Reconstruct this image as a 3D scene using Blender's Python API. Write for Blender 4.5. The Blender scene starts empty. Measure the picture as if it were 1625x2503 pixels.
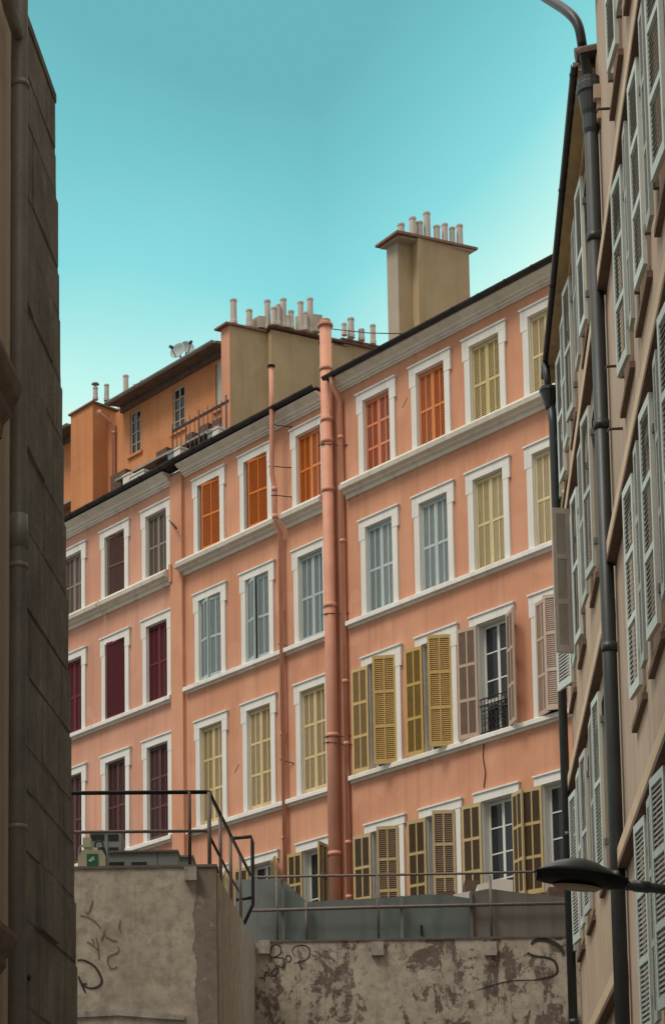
import bpy, math, random
from mathutils import Vector, Matrix
random.seed(7)
C = bpy.context.scene.collection
PI = math.pi
R = math.radians

# ------------------------------------------------------------------ camera model (calibrated on the photograph, 1625 x 2503)
FPX, CXP, CYP = 5000.0, 812.5, 2604.0
PITCH, ROLL = R(7.3), -0.017
_F = Vector((0, math.cos(PITCH), math.sin(PITCH)))
_R0 = Vector((1, 0, 0)); _U0 = Vector((0, -math.sin(PITCH), math.cos(PITCH)))
_RC = math.cos(ROLL) * _R0 + math.sin(ROLL) * _U0
_UC = -math.sin(ROLL) * _R0 + math.cos(ROLL) * _U0
def ray(u, v):
    return (u - CXP) / FPX * _RC - (v - CYP) / FPX * _UC + _F
def hor(u):
    a = ray(u, 0).z; b = ray(u, 1000).z
    return -a / (b - a) * 1000
def dirn(u):
    return ray(u, hor(u)).normalized()
def at_y(u, v, Y):
    r = ray(u, v); return r * (Y / r.y)
def at_z(u, v, z):
    r = ray(u, v); return r * (z / r.z)
def hit(u, v, P, d):
    n = Vector((-d.y, d.x, 0)); r = ray(u, v)
    return r * (P.dot(n) / r.dot(n))

class Frame:
    """a facade: x along it (to the right as you face it), y into the building, z up"""
    def __init__(s, o, d):
        s.o = Vector((o.x, o.y, 0)); s.d = Vector((d.x, d.y, 0)).normalized()
        s.n = Vector((-s.d.y, s.d.x, 0)); s.rz = math.atan2(s.d.y, s.d.x)
    def px(s, u, v, off=0.0):
        r = ray(u, v); t = (s.o.dot(s.n) + off) / r.dot(s.n); P = r * t
        return ((P - s.o).dot(s.d), P.z)
    def loc(s, P):
        return ((P - s.o).dot(s.d), (P - s.o).dot(s.n), P.z)
    def w(s, x, y, z):
        return s.o + s.d * x + s.n * y + Vector((0, 0, z))

def _frame(vp, u, Y, flip):
    return Frame(at_y(u, 1500, Y), -dirn(vp) if flip else dirn(vp))
FA = _frame(-3724, 1100, 41.0, True)      # terrace facade
FW = _frame(1098, 1625, 15.5, True)       # right hand street side
FL = _frame(1200, 60, 12.0, False)        # left hand street side

def z_at(fr, x, off, v):
    P = fr.w(x, off, 0); k = (CYP - v) / FPX
    return (k * P.dot(_F) - P.dot(_UC)) / (_UC.z - k * _F.z)
# ------------------------------------------------------------------ materials
def lin(r, g, b):
    f = lambda c: (c / 255 / 12.92) if c <= 10 else (((c / 255) + .055) / 1.055) ** 2.4
    return (f(r), f(g), f(b), 1)
class NT:
    def __init__(s, m):
        m.use_nodes = True; s.t = m.node_tree; s.n = s.t.nodes; s.b = s.n['Principled BSDF']
        s.tc = s.n.new('ShaderNodeTexCoord')
    def new(s, t, **k):
        n = s.n.new(t)
        for a, v in k.items(): setattr(n, a, v)
        return n
    def l(s, a, b): s.t.links.new(a, b)
    def mapping(s, scale=(1, 1, 1), loc=(0, 0, 0)):
        m = s.new('ShaderNodeMapping'); m.inputs['Scale'].default_value = scale; m.inputs['Location'].default_value = loc
        s.l(s.tc.outputs['Object'], m.inputs['Vector']); return m.outputs['Vector']
    def noise(s, scale, detail=4, rough=.6, vec=None, dist=0):
        n = s.new('ShaderNodeTexNoise'); n.inputs['Scale'].default_value = scale; n.inputs['Detail'].default_value = detail
        n.inputs['Roughness'].default_value = rough; n.inputs['Distortion'].default_value = dist
        s.l(vec if vec else s.tc.outputs['Object'], n.inputs['Vector']); return n.outputs['Fac']
    def ramp(s, fac, stops):
        r = s.new('ShaderNodeValToRGB'); e = r.color_ramp.elements
        while len(e) < len(stops): e.new(.5)
        for k, (p, c) in enumerate(stops):
            e[k].position = p; e[k].color = c if len(c) == 4 else (*c, 1)
        s.l(fac, r.inputs['Fac']); return r.outputs['Color']
    def mix(s, fac, a, b, mode='MIX'):
        m = s.new('ShaderNodeMix', data_type='RGBA', blend_type=mode)
        for k, v in ((0, fac), (6, a), (7, b)):
            if isinstance(v, (int, float)): m.inputs[k].default_value = v
            elif isinstance(v, tuple): m.inputs[k].default_value = v if len(v) == 4 else (*v, 1)
            else: s.l(v, m.inputs[k])
        return m.outputs[2]
    def math(s, op, a, b=0.0):
        m = s.new('ShaderNodeMath', operation=op)
        for k, v in enumerate((a, b)):
            if isinstance(v, (int, float)): m.inputs[k].default_value = v
            else: s.l(v, m.inputs[k])
        return m.outputs[0]
    def bump(s, h, st=.3, dist=.02):
        b = s.new('ShaderNodeBump'); b.inputs['Strength'].default_value = st; b.inputs['Distance'].default_value = dist
        s.l(h, b.inputs['Height']); s.l(b.outputs['Normal'], s.b.inputs['Normal'])
    def color(s, c):
        if isinstance(c, tuple): s.b.inputs['Base Color'].default_value = c
        else: s.l(c, s.b.inputs['Base Color'])
def scl(c, k): return (c[0] * k, c[1] * k, c[2] * k, 1)

def m_simple(name, col, rough=.7, var=.18, scale=3.0, bump=.15, metal=0, spec=.3, orand=0):
    m = bpy.data.materials.new(name); t = NT(m)
    n = t.noise(scale, 6, .65); n2 = t.noise(scale * 11, 3)
    f = t.math('ADD', t.math('MULTIPLY', n, .7), t.math('MULTIPLY', n2, .3))
    c = t.ramp(f, [(.3, scl(col, 1 - var)), (.7, scl(col, 1 + var))])
    if orand:      # every leaf has weathered a little differently
        oi = t.new('ShaderNodeObjectInfo')
        hs = t.new('ShaderNodeHueSaturation'); t.l(c, hs.inputs['Color'])
        t.l(t.math('ADD', t.math('MULTIPLY', oi.outputs['Random'], 2 * orand), 1 - orand), hs.inputs['Value'])
        t.l(t.math('SUBTRACT', 1.08, t.math('MULTIPLY', oi.outputs['Random'], .25)), hs.inputs['Saturation'])
        c = hs.outputs['Color']
        st = t.noise(1.0, 5, .7, t.mapping((14, 14, .9)))
        c = t.mix(t.math('MULTIPLY', t.ramp(st, [(.5, (0, 0, 0)), (.72, (1, 1, 1))]), .35), c, scl(col, .55))
    t.color(c)
    t.b.inputs['Roughness'].default_value = rough; t.b.inputs['Metallic'].default_value = metal
    t.b.inputs['Specular IOR Level'].default_value = spec
    if bump: t.bump(n2, bump, .01)
    return m
def m_plaster(name, col, col2, streak=.22, rough=.92):
    m = bpy.data.materials.new(name); t = NT(m)
    big = t.noise(.35, 5, .6); med = t.noise(2.2, 6, .7); fine = t.noise(60, 3)
    c = t.mix(t.ramp(big, [(.42, (0, 0, 0)), (.58, (1, 1, 1))]), col, col2)
    st = t.noise(1.0, 5, .65, t.mapping((5, 5, .22)))
    stf = t.math('MULTIPLY', t.ramp(st, [(.5, (0, 0, 0)), (.75, (1, 1, 1))]), streak)
    c = t.mix(stf, c, scl(col, .5))
    pt = t.noise(.55, 2, .5, t.mapping((1.3, 1.3, .8), (3.7, 1.1, 5.2)), 1.2)      # mended areas with a fairly sharp edge
    c = t.mix(t.math('MULTIPLY', t.ramp(pt, [(.60, (0, 0, 0)), (.625, (1, 1, 1))]), .28), c, (col2[0] * 1.12, col2[1] * 1.2, col2[2] * 1.3, 1))
    c = t.mix(t.math('MULTIPLY', t.ramp(med, [(.55, (0, 0, 0)), (.72, (1, 1, 1))]), .16), c, scl(col2, 1.25))
    t.color(c); t.b.inputs['Roughness'].default_value = rough; t.b.inputs['Specular IOR Level'].default_value = .15
    t.bump(t.math('ADD', t.math('MULTIPLY', med, .6), t.math('MULTIPLY', fine, .4)), .25, .012)
    return m
def m_patchy(name, light, dark, thr=.5, sx=1.6, sz=.8, edge=None, up=None, mott=0):
    """old render fallen off in ragged patches, with thin drip stains"""
    m = bpy.data.materials.new(name); t = NT(m)
    v = t.mapping((sx, sx, sz))
    n = t.noise(1.3, 10, .74, v, .7); n2 = t.noise(7, 7, .75); fine = t.noise(55, 3)
    f = n
    f = t.math('ADD', f, t.math('MULTIPLY', t.math('SUBTRACT', n2, .5), .42))
    if edge is not None:
        sp = t.new('ShaderNodeSeparateXYZ'); t.l(t.tc.outputs['Object'], sp.inputs[0])
        e = t.math('MULTIPLY', t.math('SUBTRACT', sp.outputs[0], edge), 3.2)
        e = t.math('MINIMUM', t.math('MAXIMUM', e, -.2), .35)
        f = t.math('ADD', t.math('MULTIPLY', f, .8), t.math('ADD', e, .12))
    if up:
        su = t.new('ShaderNodeSeparateXYZ'); t.l(t.tc.outputs['Object'], su.inputs[0])
        b = t.math('MULTIPLY', t.math('SUBTRACT', su.outputs[2], up[0]), up[1])
        f = t.math('ADD', f, t.math('MINIMUM', t.math('MAXIMUM', b, -.09), .11))
    msk = t.ramp(f, [(thr - .02, (0, 0, 0)), (thr + .02, (1, 1, 1))])
    tone = t.noise(4, 6, .7)
    lc = t.ramp(tone, [(.3, scl(light, .8)), (.7, scl(light, 1.15))])
    dc = t.ramp(tone, [(.3, scl(dark, .65)), (.7, scl(dark, 1.25))])
    if mott:
        mo = t.noise(6.5, 8, .72); mo2 = t.noise(1.7, 6, .7)
        lc = t.mix(t.math('MULTIPLY', t.ramp(mo, [(.46, (0, 0, 0)), (.62, (1, 1, 1))]), mott), lc, scl(dark, 1.1))
        lc = t.mix(t.math('MULTIPLY', t.ramp(mo2, [(.5, (0, 0, 0)), (.66, (1, 1, 1))]), mott), lc, scl(light, .62))
        dc = t.mix(t.math('MULTIPLY', t.ramp(mo, [(.56, (0, 0, 0)), (.62, (1, 1, 1))]), .7), dc, scl(light, .8))
    c = t.mix(msk, lc, dc)
    st = t.noise(1.0, 5, .7, t.mapping((9, 9, .3)))
    c = t.mix(t.math('MULTIPLY', t.ramp(st, [(.56, (0, 0, 0)), (.7, (1, 1, 1))]), .5), c, scl(dark, .6))
    t.color(c); t.b.inputs['Roughness'].default_value = .95; t.b.inputs['Specular IOR Level'].default_value = .1
    h = t.math('ADD', t.math('MULTIPLY', t.math('SUBTRACT', 1.0, msk), .6), t.math('ADD', t.math('MULTIPLY', n2, .3), t.math('MULTIPLY', fine, .15)))
    t.bump(h, .6, .02)
    return m
def m_stone(name, col):
    m = bpy.data.materials.new(name); t = NT(m)
    g = t.new('ShaderNodeNewGeometry')
    n = t.noise(3.2, 9, .74); n2 = t.noise(24, 6, .75); st = t.noise(1.2, 6, .7, t.mapping((6, 6, .5))); bg_ = t.noise(.9, 5, .6)
    base = t.ramp(g.outputs['Random Per Island'], [(.0, scl(col, .72)), (.5, scl(col, .92)), (1, scl(col, 1.2))])
    c = t.mix(.6, base, t.ramp(n, [(.25, scl(col, .35)), (.5, scl(col, .95)), (.75, scl(col, 2.0))]))
    c = t.mix(t.math('MULTIPLY', t.ramp(bg_, [(.45, (0, 0, 0)), (.62, (1, 1, 1))]), .45), c, (col[0] * 1.3, col[1] * 1.42, col[2] * 1.5, 1))
    c = t.mix(t.math('MULTIPLY', t.ramp(st, [(.5, (0, 0, 0)), (.7, (1, 1, 1))]), .6), c, scl(col, .38))
    t.color(c); t.b.inputs['Roughness'].default_value = .95; t.b.inputs['Specular IOR Level'].default_value = .1
    t.bump(t.math('ADD', t.math('MULTIPLY', n, .6), t.math('MULTIPLY', n2, .4)), 1.0, .06)
    return m

M = {}
M['peach'] = m_plaster('peach plaster', (.575, .280, .172, 1), (.64, .330, .208, 1), .42)
M['peach_pink'] = m_plaster('pinker peach plaster', (.575, .300, .205, 1), (.64, .352, .248, 1), .42)
M['orange_wall'] = m_plaster('orange plaster', (.53, .225, .098, 1), (.60, .27, .125, 1), .3)
M['trim'] = m_plaster('white painted stone trim', (.72, .72, .665, 1), (.78, .775, .72, 1), .4, .8)
M['cornice'] = m_plaster('weathered cream cornice', (.66, .63, .54, 1), (.72, .69, .60, 1), .5)
M['gutter'] = m_simple('dark zinc gutter', (.045, .043, .046), .5, .35, 4, .1, .4)
M['roof'] = m_simple('grey brown roof tiles', (.16, .12, .10), .9, .4, 5, .6)
M['ochre_wall'] = m_plaster('ochre render', (.37, .285, .165, 1), (.44, .34, .20, 1), .4)
M['grey_wall'] = m_plaster('grey cream render', (.38, .335, .27, 1), (.45, .39, .31, 1), .4)
M['pot'] = m_plaster('pale clay chimney pot', (.47, .43, .385, 1), (.54, .49, .44, 1), .6)
M['capstone'] = m_simple('brown brick capping', (.22, .12, .09), .85, .3, 8, .4)
M['pipe_peach'] = m_simple('peach painted pipe', (.58, .275, .18), .6, .16, 2, .05)
M['pipe_dark'] = m_simple('dark green grey iron pipe', (.035, .042, .043), .45, .3, 3, .1, .2, .4)
M['pipe_grey'] = m_simple('grey zinc pipe', (.27, .265, .24), .5, .25, 3, .05, .3)
M['iron'] = m_simple('black iron', (.012, .011, .012), .5, .3, 9, 0)
M['rust_iron'] = m_simple('rusty brown iron', (.085, .05, .04), .7, .4, 20, .1)
M['old_iron'] = m_simple('grey brown galvanised rail', (.15, .125, .11), .6, .3, 15, 0)
M['wallR'] = m_plaster('beige street render', (.42, .335, .26, 1), (.47, .375, .295, 1), .5)
M['wallRfar'] = m_plaster('sandy street render', (.43, .335, .245, 1), (.48, .375, .275, 1), .4)
M['bandR'] = m_simple('brown sill and shaded band', (.15, .10, .075), .85, .25, 4, .2)
M['bandL'] = m_simple('lit band face', (.58, .45, .31), .85, .15, 4, .2)
M['soffit'] = m_simple('ochre stained eave board', (.42, .31, .17), .85, .3, 5, .3)
M['wallLnear'] = m_plaster('brown beige render', (.60, .49, .385, 1), (.64, .53, .42, 1), .4)
M['stone'] = m_stone('old dark limestone', (.275, .25, .218, 1))
M['moulding'] = m_simple('stained stone moulding', (.22, .18, .14), .9, .3, 6, .4)
M['glass'] = m_simple('dark window glass', (.018, .022, .025), .08, .2, 1, 0, 0, .6)
M['sash'] = m_simple('white painted sash', (.66, .67, .62), .6, .08, 5, .1)
M['lace'] = m_simple('grey window curtain', (.10, .10, .10), .9, .3, 12, .2)
M['ret_block'] = m_patchy('stained cement render', (.47, .42, .345, 1), (.24, .195, .16, 1), .62, 1.0, .7, edge=-1.40, up=(5.85, .55), mott=.75)
M['ret_back'] = m_patchy('peeling cement render', (.47, .42, .345, 1), (.165, .132, .112, 1), .455, 1.7, .9, up=(6.6, .16), mott=.45)
M['ret_side'] = m_patchy('streaked cement', (.42, .385, .335, 1), (.17, .148, .13, 1), .55, 1.5, .16, mott=.5, up=(7.2, .25))
M['coping'] = m_simple('dark grey coping', (.13, .115, .10), .85, .35, 6, .4)
M['panel'] = m_plaster('blue grey sheet metal', (.150, .180, .172, 1), (.178, .205, .196, 1), .5, .55)
M['panel_brown'] = m_plaster('brown grey sheet metal', (.175, .16, .143, 1), (.20, .182, .162, 1), .5, .55)
M['duct'] = m_simple('light grey cabinet paint', (.19, .215, .205), .6, .1, 2, .02)
M['duct_dark'] = m_simple('dark slot', (.018, .025, .026), .8, .1, 2, 0)
M['cream_box'] = m_simple('cream plastic casing', (.42, .41, .28), .6, .1, 4, .05)
M['green_sign'] = m_simple('green sign face', (.02, .115, .065), .5, .12, 8, 0)
M['sign_white'] = m_simple('pale sign mark', (.33, .45, .38), .5, .08, 8, 0)
M['white_box'] = m_simple('off white plastic', (.62, .59, .53), .6, .1, 3, .05)
M['lamp'] = m_simple('dark green lamp enamel', (.055, .07, .068), .36, .25, 5, .03, 0, .5)
M['lens'] = m_simple('dusty lamp lens', (.30, .24, .19), .4, .15, 10, .05)
M['paint_black'] = m_simple('black spray paint', (.045, .038, .034), .8, .3, 14, 0)
M['paint_faded'] = m_simple('faded brown spray paint', (.20, .155, .122), .9, .35, 14, 0)
M['asphalt'] = m_simple('pale stone setts', (.20, .185, .165), .95, .2, 6, .4)
M['tarmac'] = m_simple('dark tarmac', (.05, .05, .05), .95, .2, 6, .4)
M['paving'] = m_simple('stone paving', (.16, .145, .13), .9, .2, 3, .4)
M['dish'] = m_simple('pale grey dish', (.30, .36, .35), .6, .1, 5, 0)
M['blue_part'] = m_simple('dark blue plastic', (.03, .035, .09), .5, .1, 5, 0)
M['tarp'] = m_simple('brown weathered wood', (.11, .07, .05), .9, .4, 9, .4)

SH = {}
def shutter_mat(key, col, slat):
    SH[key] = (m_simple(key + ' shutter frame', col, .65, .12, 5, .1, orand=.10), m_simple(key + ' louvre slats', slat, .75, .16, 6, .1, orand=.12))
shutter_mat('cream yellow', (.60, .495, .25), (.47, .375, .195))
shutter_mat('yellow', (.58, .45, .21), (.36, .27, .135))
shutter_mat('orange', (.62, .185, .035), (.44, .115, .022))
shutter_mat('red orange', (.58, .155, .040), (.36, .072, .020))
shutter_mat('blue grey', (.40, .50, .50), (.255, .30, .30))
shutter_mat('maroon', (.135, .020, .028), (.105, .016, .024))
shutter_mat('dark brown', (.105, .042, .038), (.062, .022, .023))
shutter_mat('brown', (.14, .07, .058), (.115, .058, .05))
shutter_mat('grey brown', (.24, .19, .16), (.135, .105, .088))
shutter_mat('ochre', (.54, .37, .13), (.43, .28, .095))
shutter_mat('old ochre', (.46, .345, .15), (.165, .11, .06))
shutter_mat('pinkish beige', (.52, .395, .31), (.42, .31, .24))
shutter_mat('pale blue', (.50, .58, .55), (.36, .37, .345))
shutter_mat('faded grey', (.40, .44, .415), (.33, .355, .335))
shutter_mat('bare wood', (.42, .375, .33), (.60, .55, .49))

# ------------------------------------------------------------------ mesh builder
class MB:
    def __init__(s): s.v = []; s.f = []; s.mi = []; s.cur = 0; s.sm = []
    def add(s, vs, fs, smooth=False):
        b = len(s.v); s.v += [tuple(p) for p in vs]
        for f in fs: s.f.append(tuple(b + i for i in f)); s.mi.append(s.cur); s.sm.append(smooth)
        return s
    def box(s, x0, x1, y0, y1, z0, z1, m=None):
        vs = [(x, y, z) for x in (x0, x1) for y in (y0, y1) for z in (z0, z1)]
        if m is not None: vs = [m @ Vector(p) for p in vs]
        return s.add(vs, [(0, 1, 3, 2), (4, 6, 7, 5), (0, 4, 5, 1), (2, 3, 7, 6), (0, 2, 6, 4), (1, 5, 7, 3)])
    def prism(s, foot, z0, z1):
        n = len(foot); z0 = z0 if isinstance(z0, (list, tuple)) else [z0] * n; z1 = z1 if isinstance(z1, (list, tuple)) else [z1] * n
        vs = [(x, y, z0[k]) for k, (x, y) in enumerate(foot)] + [(x, y, z1[k]) for k, (x, y) in enumerate(foot)]
        return s.add(vs, [tuple(range(n - 1, -1, -1)), tuple(range(n, 2 * n))] + [(k, (k + 1) % n, n + (k + 1) % n, n + k) for k in range(n)])
    def extr(s, prof, x0, x1):
        """closed (y, z) profile extruded along x"""
        n = len(prof); vs = [(x0, y, z) for y, z in prof] + [(x1, y, z) for y, z in prof]
        return s.add(vs, [tuple(range(n)), tuple(range(2 * n - 1, n - 1, -1))] + [(k, n + k, n + (k + 1) % n, (k + 1) % n) for k in range(n)])
    def slab(s, poly, y0, y1):
        """(x, z) polygon given thickness in y"""
        n = len(poly); vs = [(x, y0, z) for x, z in poly] + [(x, y1, z) for x, z in poly]
        return s.add(vs, [tuple(range(n)), tuple(range(2 * n - 1, n - 1, -1))] + [(k, n + k, n + (k + 1) % n, (k + 1) % n) for k in range(n)])
    def tube(s, pts, r, n=10, cap=True):
        pts = [Vector(p) for p in pts]; rs = r if isinstance(r, (list, tuple)) else [r] * len(pts)
        b = len(s.v); prev = None
        for i, p in enumerate(pts):
            d = (pts[min(i + 1, len(pts) - 1)] - pts[max(i - 1, 0)]).normalized()
            if prev is None:
                a = Vector((0, 0, 1)) if abs(d.z) < .9 else Vector((1, 0, 0)); u = d.cross(a).normalized()
            else:
                u = (prev - d * prev.dot(d)).normalized()
            prev = u; w = d.cross(u)
            for k in range(n):
                t = 2 * PI * k / n; s.v.append(tuple(p + (u * math.cos(t) + w * math.sin(t)) * rs[i]))
        for i in range(len(pts) - 1):
            for k in range(n):
                s.f.append((b + i * n + k, b + i * n + (k + 1) % n, b + (i + 1) * n + (k + 1) % n, b + (i + 1) * n + k)); s.mi.append(s.cur); s.sm.append(True)
        if cap:
            e = b + (len(pts) - 1) * n
            s.f.append(tuple(b + k for k in range(n - 1, -1, -1))); s.mi.append(s.cur); s.sm.append(False)
            s.f.append(tuple(e + k for k in range(n))); s.mi.append(s.cur); s.sm.append(False)
        return s
    def lathe(s, x, y, prof, n=14):
        """(r, z) profile round a vertical axis"""
        b = len(s.v)
        for r, z in prof:
            for k in range(n):
                t = 2 * PI * k / n; s.v.append((x + r * math.cos(t), y + r * math.sin(t), z))
        for i in range(len(prof) - 1):
            for k in range(n):
                s.f.append((b + i * n + k, b + i * n + (k + 1) % n, b + (i + 1) * n + (k + 1) % n, b + (i + 1) * n + k)); s.mi.append(s.cur); s.sm.append(False)
        e = b + (len(prof) - 1) * n
        s.f.append(tuple(b + k for k in range(n - 1, -1, -1))); s.mi.append(s.cur); s.sm.append(False)
        s.f.append(tuple(e + k for k in range(n))); s.mi.append(s.cur); s.sm.append(False)
        return s
    def mesh(s, name, mats):
        me = bpy.data.meshes.new(name); me.from_pydata(s.v, [], s.f)
        for m in (mats if isinstance(mats, (list, tuple)) else [mats]): me.materials.append(m)
        me.polygons.foreach_set('material_index', s.mi); me.polygons.foreach_set('use_smooth', s.sm)
        me.update(); return me
def link(name, me, parent=None, loc=(0, 0, 0), rz=0):
    o = bpy.data.objects.new(name, me); C.objects.link(o)
    if parent is not None: o.parent = parent
    o.location = loc; o.rotation_euler = (0, 0, rz); return o
def tag(o, label=None, cat=None, group=None, kind=None):
    for k, v in (('label', label), ('category', cat), ('group', group), ('kind', kind)):
        if v: o[k] = v
    return o

class Thing:
    """an Empty at the base; part() puts a mesh given in frame coordinates under it"""
    def __init__(s, name, label, cat, base, fr=None, group=None):
        s.fr = fr; s.base = Vector(base)
        loc = fr.w(*base) if fr else s.base
        s.e = link(name, None, None, loc, fr.rz if fr else 0); tag(s.e, label, cat, group)
    def part(s, name, mb, mat, parent=None):
        return link(name, mb.mesh(name, mat), parent or s.e, (0, 0, 0) if parent else -s.base)
def solo(name, mb, mat, base, label, cat, group=None):
    b = Vector(base); mb.v = [tuple(Vector(p) - b) for p in mb.v]
    return tag(link(name, mb.mesh(name, mat), None, b), label, cat, group)

# ------------------------------------------------------------------ building helpers
def wall_front(mb, x0, x1, z0, z1, holes, y=0.0, depth=.22):
    xs = sorted({x0, x1, *[h[0] for h in holes], *[h[1] for h in holes]}); zs = sorted({z0, z1, *[h[2] for h in holes], *[h[3] for h in holes]})
    xs = [x for x in xs if x0 <= x <= x1]; zs = [z for z in zs if z0 <= z <= z1]
    for i in range(len(xs) - 1):
        for j in range(len(zs) - 1):
            cx, cz = (xs[i] + xs[i + 1]) / 2, (zs[j] + zs[j + 1]) / 2
            if any(h[0] < cx < h[1] and h[2] < cz < h[3] for h in holes): continue
            mb.add([(xs[i], y, zs[j]), (xs[i + 1], y, zs[j]), (xs[i + 1], y, zs[j + 1]), (xs[i], y, zs[j + 1])], [(0, 1, 2, 3)])
    for a, b, c, d in holes:
        mb.add([(a, y, c), (a, y, d), (a, y + depth, d), (a, y + depth, c)], [(0, 1, 2, 3)])
        mb.add([(b, y, c), (b, y + depth, c), (b, y + depth, d), (b, y, d)], [(0, 1, 2, 3)])
        mb.add([(a, y, d), (b, y, d), (b, y + depth, d), (a, y + depth, d)], [(0, 1, 2, 3)])
        mb.add([(a, y, c), (a, y + depth, c), (b, y + depth, c), (b, y, c)], [(0, 1, 2, 3)])
def wall_body(mb, x0, x1, z0, z1, D, y=0.0, foot=None):
    """the two side walls and the back wall"""
    mb.add([(x0, y, z0), (x0, y, z1), (x0, y + D, z1), (x0, y + D, z0)], [(0, 1, 2, 3)])
    mb.add([(x1, y, z0), (x1, y + D, z0), (x1, y + D, z1), (x1, y, z1)], [(0, 1, 2, 3)])
    mb.add([(x0, y + D, z0), (x0, y + D, z1), (x1, y + D, z1), (x1, y + D, z0)], [(0, 1, 2, 3)])

_leaf = {}
def leaf_mesh(key, w, h, rows, cols=2, right=False, pitch=.042):
    k = (key, round(w, 3), round(h, 3), rows, cols, right)
    if k in _leaf: return _leaf[k]
    mb = MB(); t = .036; sw = .05; mw = .032; rw = .075
    sg = -1 if right else 1
    def bx(a, b, y0, y1, z0, z1): mb.box(min(a * sg, b * sg), max(a * sg, b * sg), y0, y1, z0, z1)
    bx(0, sw, -t, 0, 0, h); bx(w - sw, w, -t, 0, 0, h)
    bx(sw, w - sw, -t, 0, 0, rw * 1.25); bx(sw, w - sw, -t, 0, h - rw, h)
    z0, z1 = rw * 1.25, h - rw; H = (z1 - z0 - (rows - 1) * rw * .8) / rows
    spans = []
    for r_ in range(rows):
        a = z0 + r_ * (H + rw * .8); spans.append((a, a + H))
        if r_: bx(sw, w - sw, -t, 0, a - rw * .8, a)
    xin = (w - 2 * sw - (cols - 1) * mw) / cols
    cells = []
    for c_ in range(cols):
        a = sw + c_ * (xin + mw); cells.append((a, a + xin))
    for c_ in range(1, cols):
        for (a, b) in spans: bx(cells[c_][0] - mw, cells[c_][0], -t + .002, -.002, a, b)
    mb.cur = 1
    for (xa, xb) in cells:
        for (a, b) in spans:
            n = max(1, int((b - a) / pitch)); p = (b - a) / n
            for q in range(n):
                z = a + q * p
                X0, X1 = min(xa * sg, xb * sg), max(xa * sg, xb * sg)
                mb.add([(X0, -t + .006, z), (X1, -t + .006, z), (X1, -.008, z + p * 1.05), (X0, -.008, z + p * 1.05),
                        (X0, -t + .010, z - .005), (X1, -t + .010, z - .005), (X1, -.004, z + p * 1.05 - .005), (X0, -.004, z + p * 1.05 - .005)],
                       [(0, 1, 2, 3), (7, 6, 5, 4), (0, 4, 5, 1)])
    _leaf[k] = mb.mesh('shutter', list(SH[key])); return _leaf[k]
def leaf(win, key, w, h, rows, x, y, z, ang, right=False, cols=2, label=None):
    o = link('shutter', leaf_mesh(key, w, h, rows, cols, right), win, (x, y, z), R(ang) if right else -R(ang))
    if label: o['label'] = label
    return o

def sash_mesh(mb, w, h, y, open_left=False):
    """two-leaf french window: frame bars"""
    f = .055
    for (a, b) in ((-w / 2, -w / 2 + f), (w / 2 - f, w / 2), (-f * .6, f * .6)): mb.box(a, b, y, y + .05, 0, h)
    mb.box(-w / 2 + f, -f * .6, y + .003, y + .047, 0, f); mb.box(f * .6, w / 2 - f, y + .003, y + .047, 0, f)
    mb.box(-w / 2 + f, -f * .6, y + .003, y + .047, h - f, h); mb.box(f * .6, w / 2 - f, y + .003, y + .047, h - f, h)
    for q in (1, 2, 3):
        z = h * q / 4
        mb.box(-w / 2 + f, -f * .6, y + .008, y + .04, z - .014, z + .014); mb.box(f * .6, w / 2 - f, y + .008, y + .04, z - .014, z + .014)

def surround(w, h, kind='full', jw=.155, lh=.21, ear=.045):
    mb = MB(); a = w / 2
    mb.box(-a - jw - ear, a + jw + ear, -.058, .0, h, h + lh - .035)
    mb.box(-a - jw - ear - .02, a + jw + ear + .02, -.085, .0, h + lh - .035, h + lh)
    if kind == 'full':
        e = .27
        for s in (-1, 1):
            o1, o2 = s * a, s * (a + jw + ear); mb.box(min(o1, o2), max(o1, o2), -.056, 0, h - e, h)
            o2 = s * (a + jw); mb.box(min(o1, o2), max(o1, o2), -.05, 0, 0, h - e)
    else:
        e = 0
        for s in (-1, 1):
            o1, o2 = s * a, s * (a + jw); mb.box(min(o1, o2), max(o1, o2), -.05, 0, 0, h)
    # white painted reveals just in front of the masonry reveal
    for s in (-1, 1):
        o1, o2 = s * a, s * (a - .012); mb.box(min(o1, o2), max(o1, o2), 0.001, .2, 0, h)
    mb.box(-a + .012, a - .012, .001, .2, h - .012, h)
    return mb
_sur = {}
def facade_window(T, c, zb, zt, w, kind='full', lab=None, trim='trim'):
    h = zt - zb; k = (w, round(h, 3), kind, trim)
    if k not in _sur: _sur[k] = surround(w, h, kind).mesh('window', M[trim])
    o = link('window', _sur[k], T.e, Vector((c, 0, zb)) - T.base)
    if lab: o['label'] = lab
    return o, h
def glazed(win, w, h, y=.15):
    mb = MB(); sash_mesh(mb, w - .03, h - .02, y); link('sash', mb.mesh('sash', M['sash']), win)
    g = MB().box(-w / 2 + .02, w / 2 - .02, y + .02, y + .028, .02, h - .03); link('pane', g.mesh('pane', M['glass']), win)
    c = MB()
    n = 14
    for s in (-1, 1):
        for q in range(n):
            x0 = s * (.04 + (w / 2 - .08) * q / n); x1 = s * (.04 + (w / 2 - .08) * (q + 1) / n)
            y0 = y + .07 + (.02 if q % 2 else 0); y1 = y + .07 + (0 if q % 2 else .02)
            c.add([(x0, y0, .05), (x1, y1, .05), (x1, y1, h - .08), (x0, y0, h - .08)], [(0, 1, 2, 3)])
    link('curtain', c.mesh('curtain', M['lace']), win)

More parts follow.
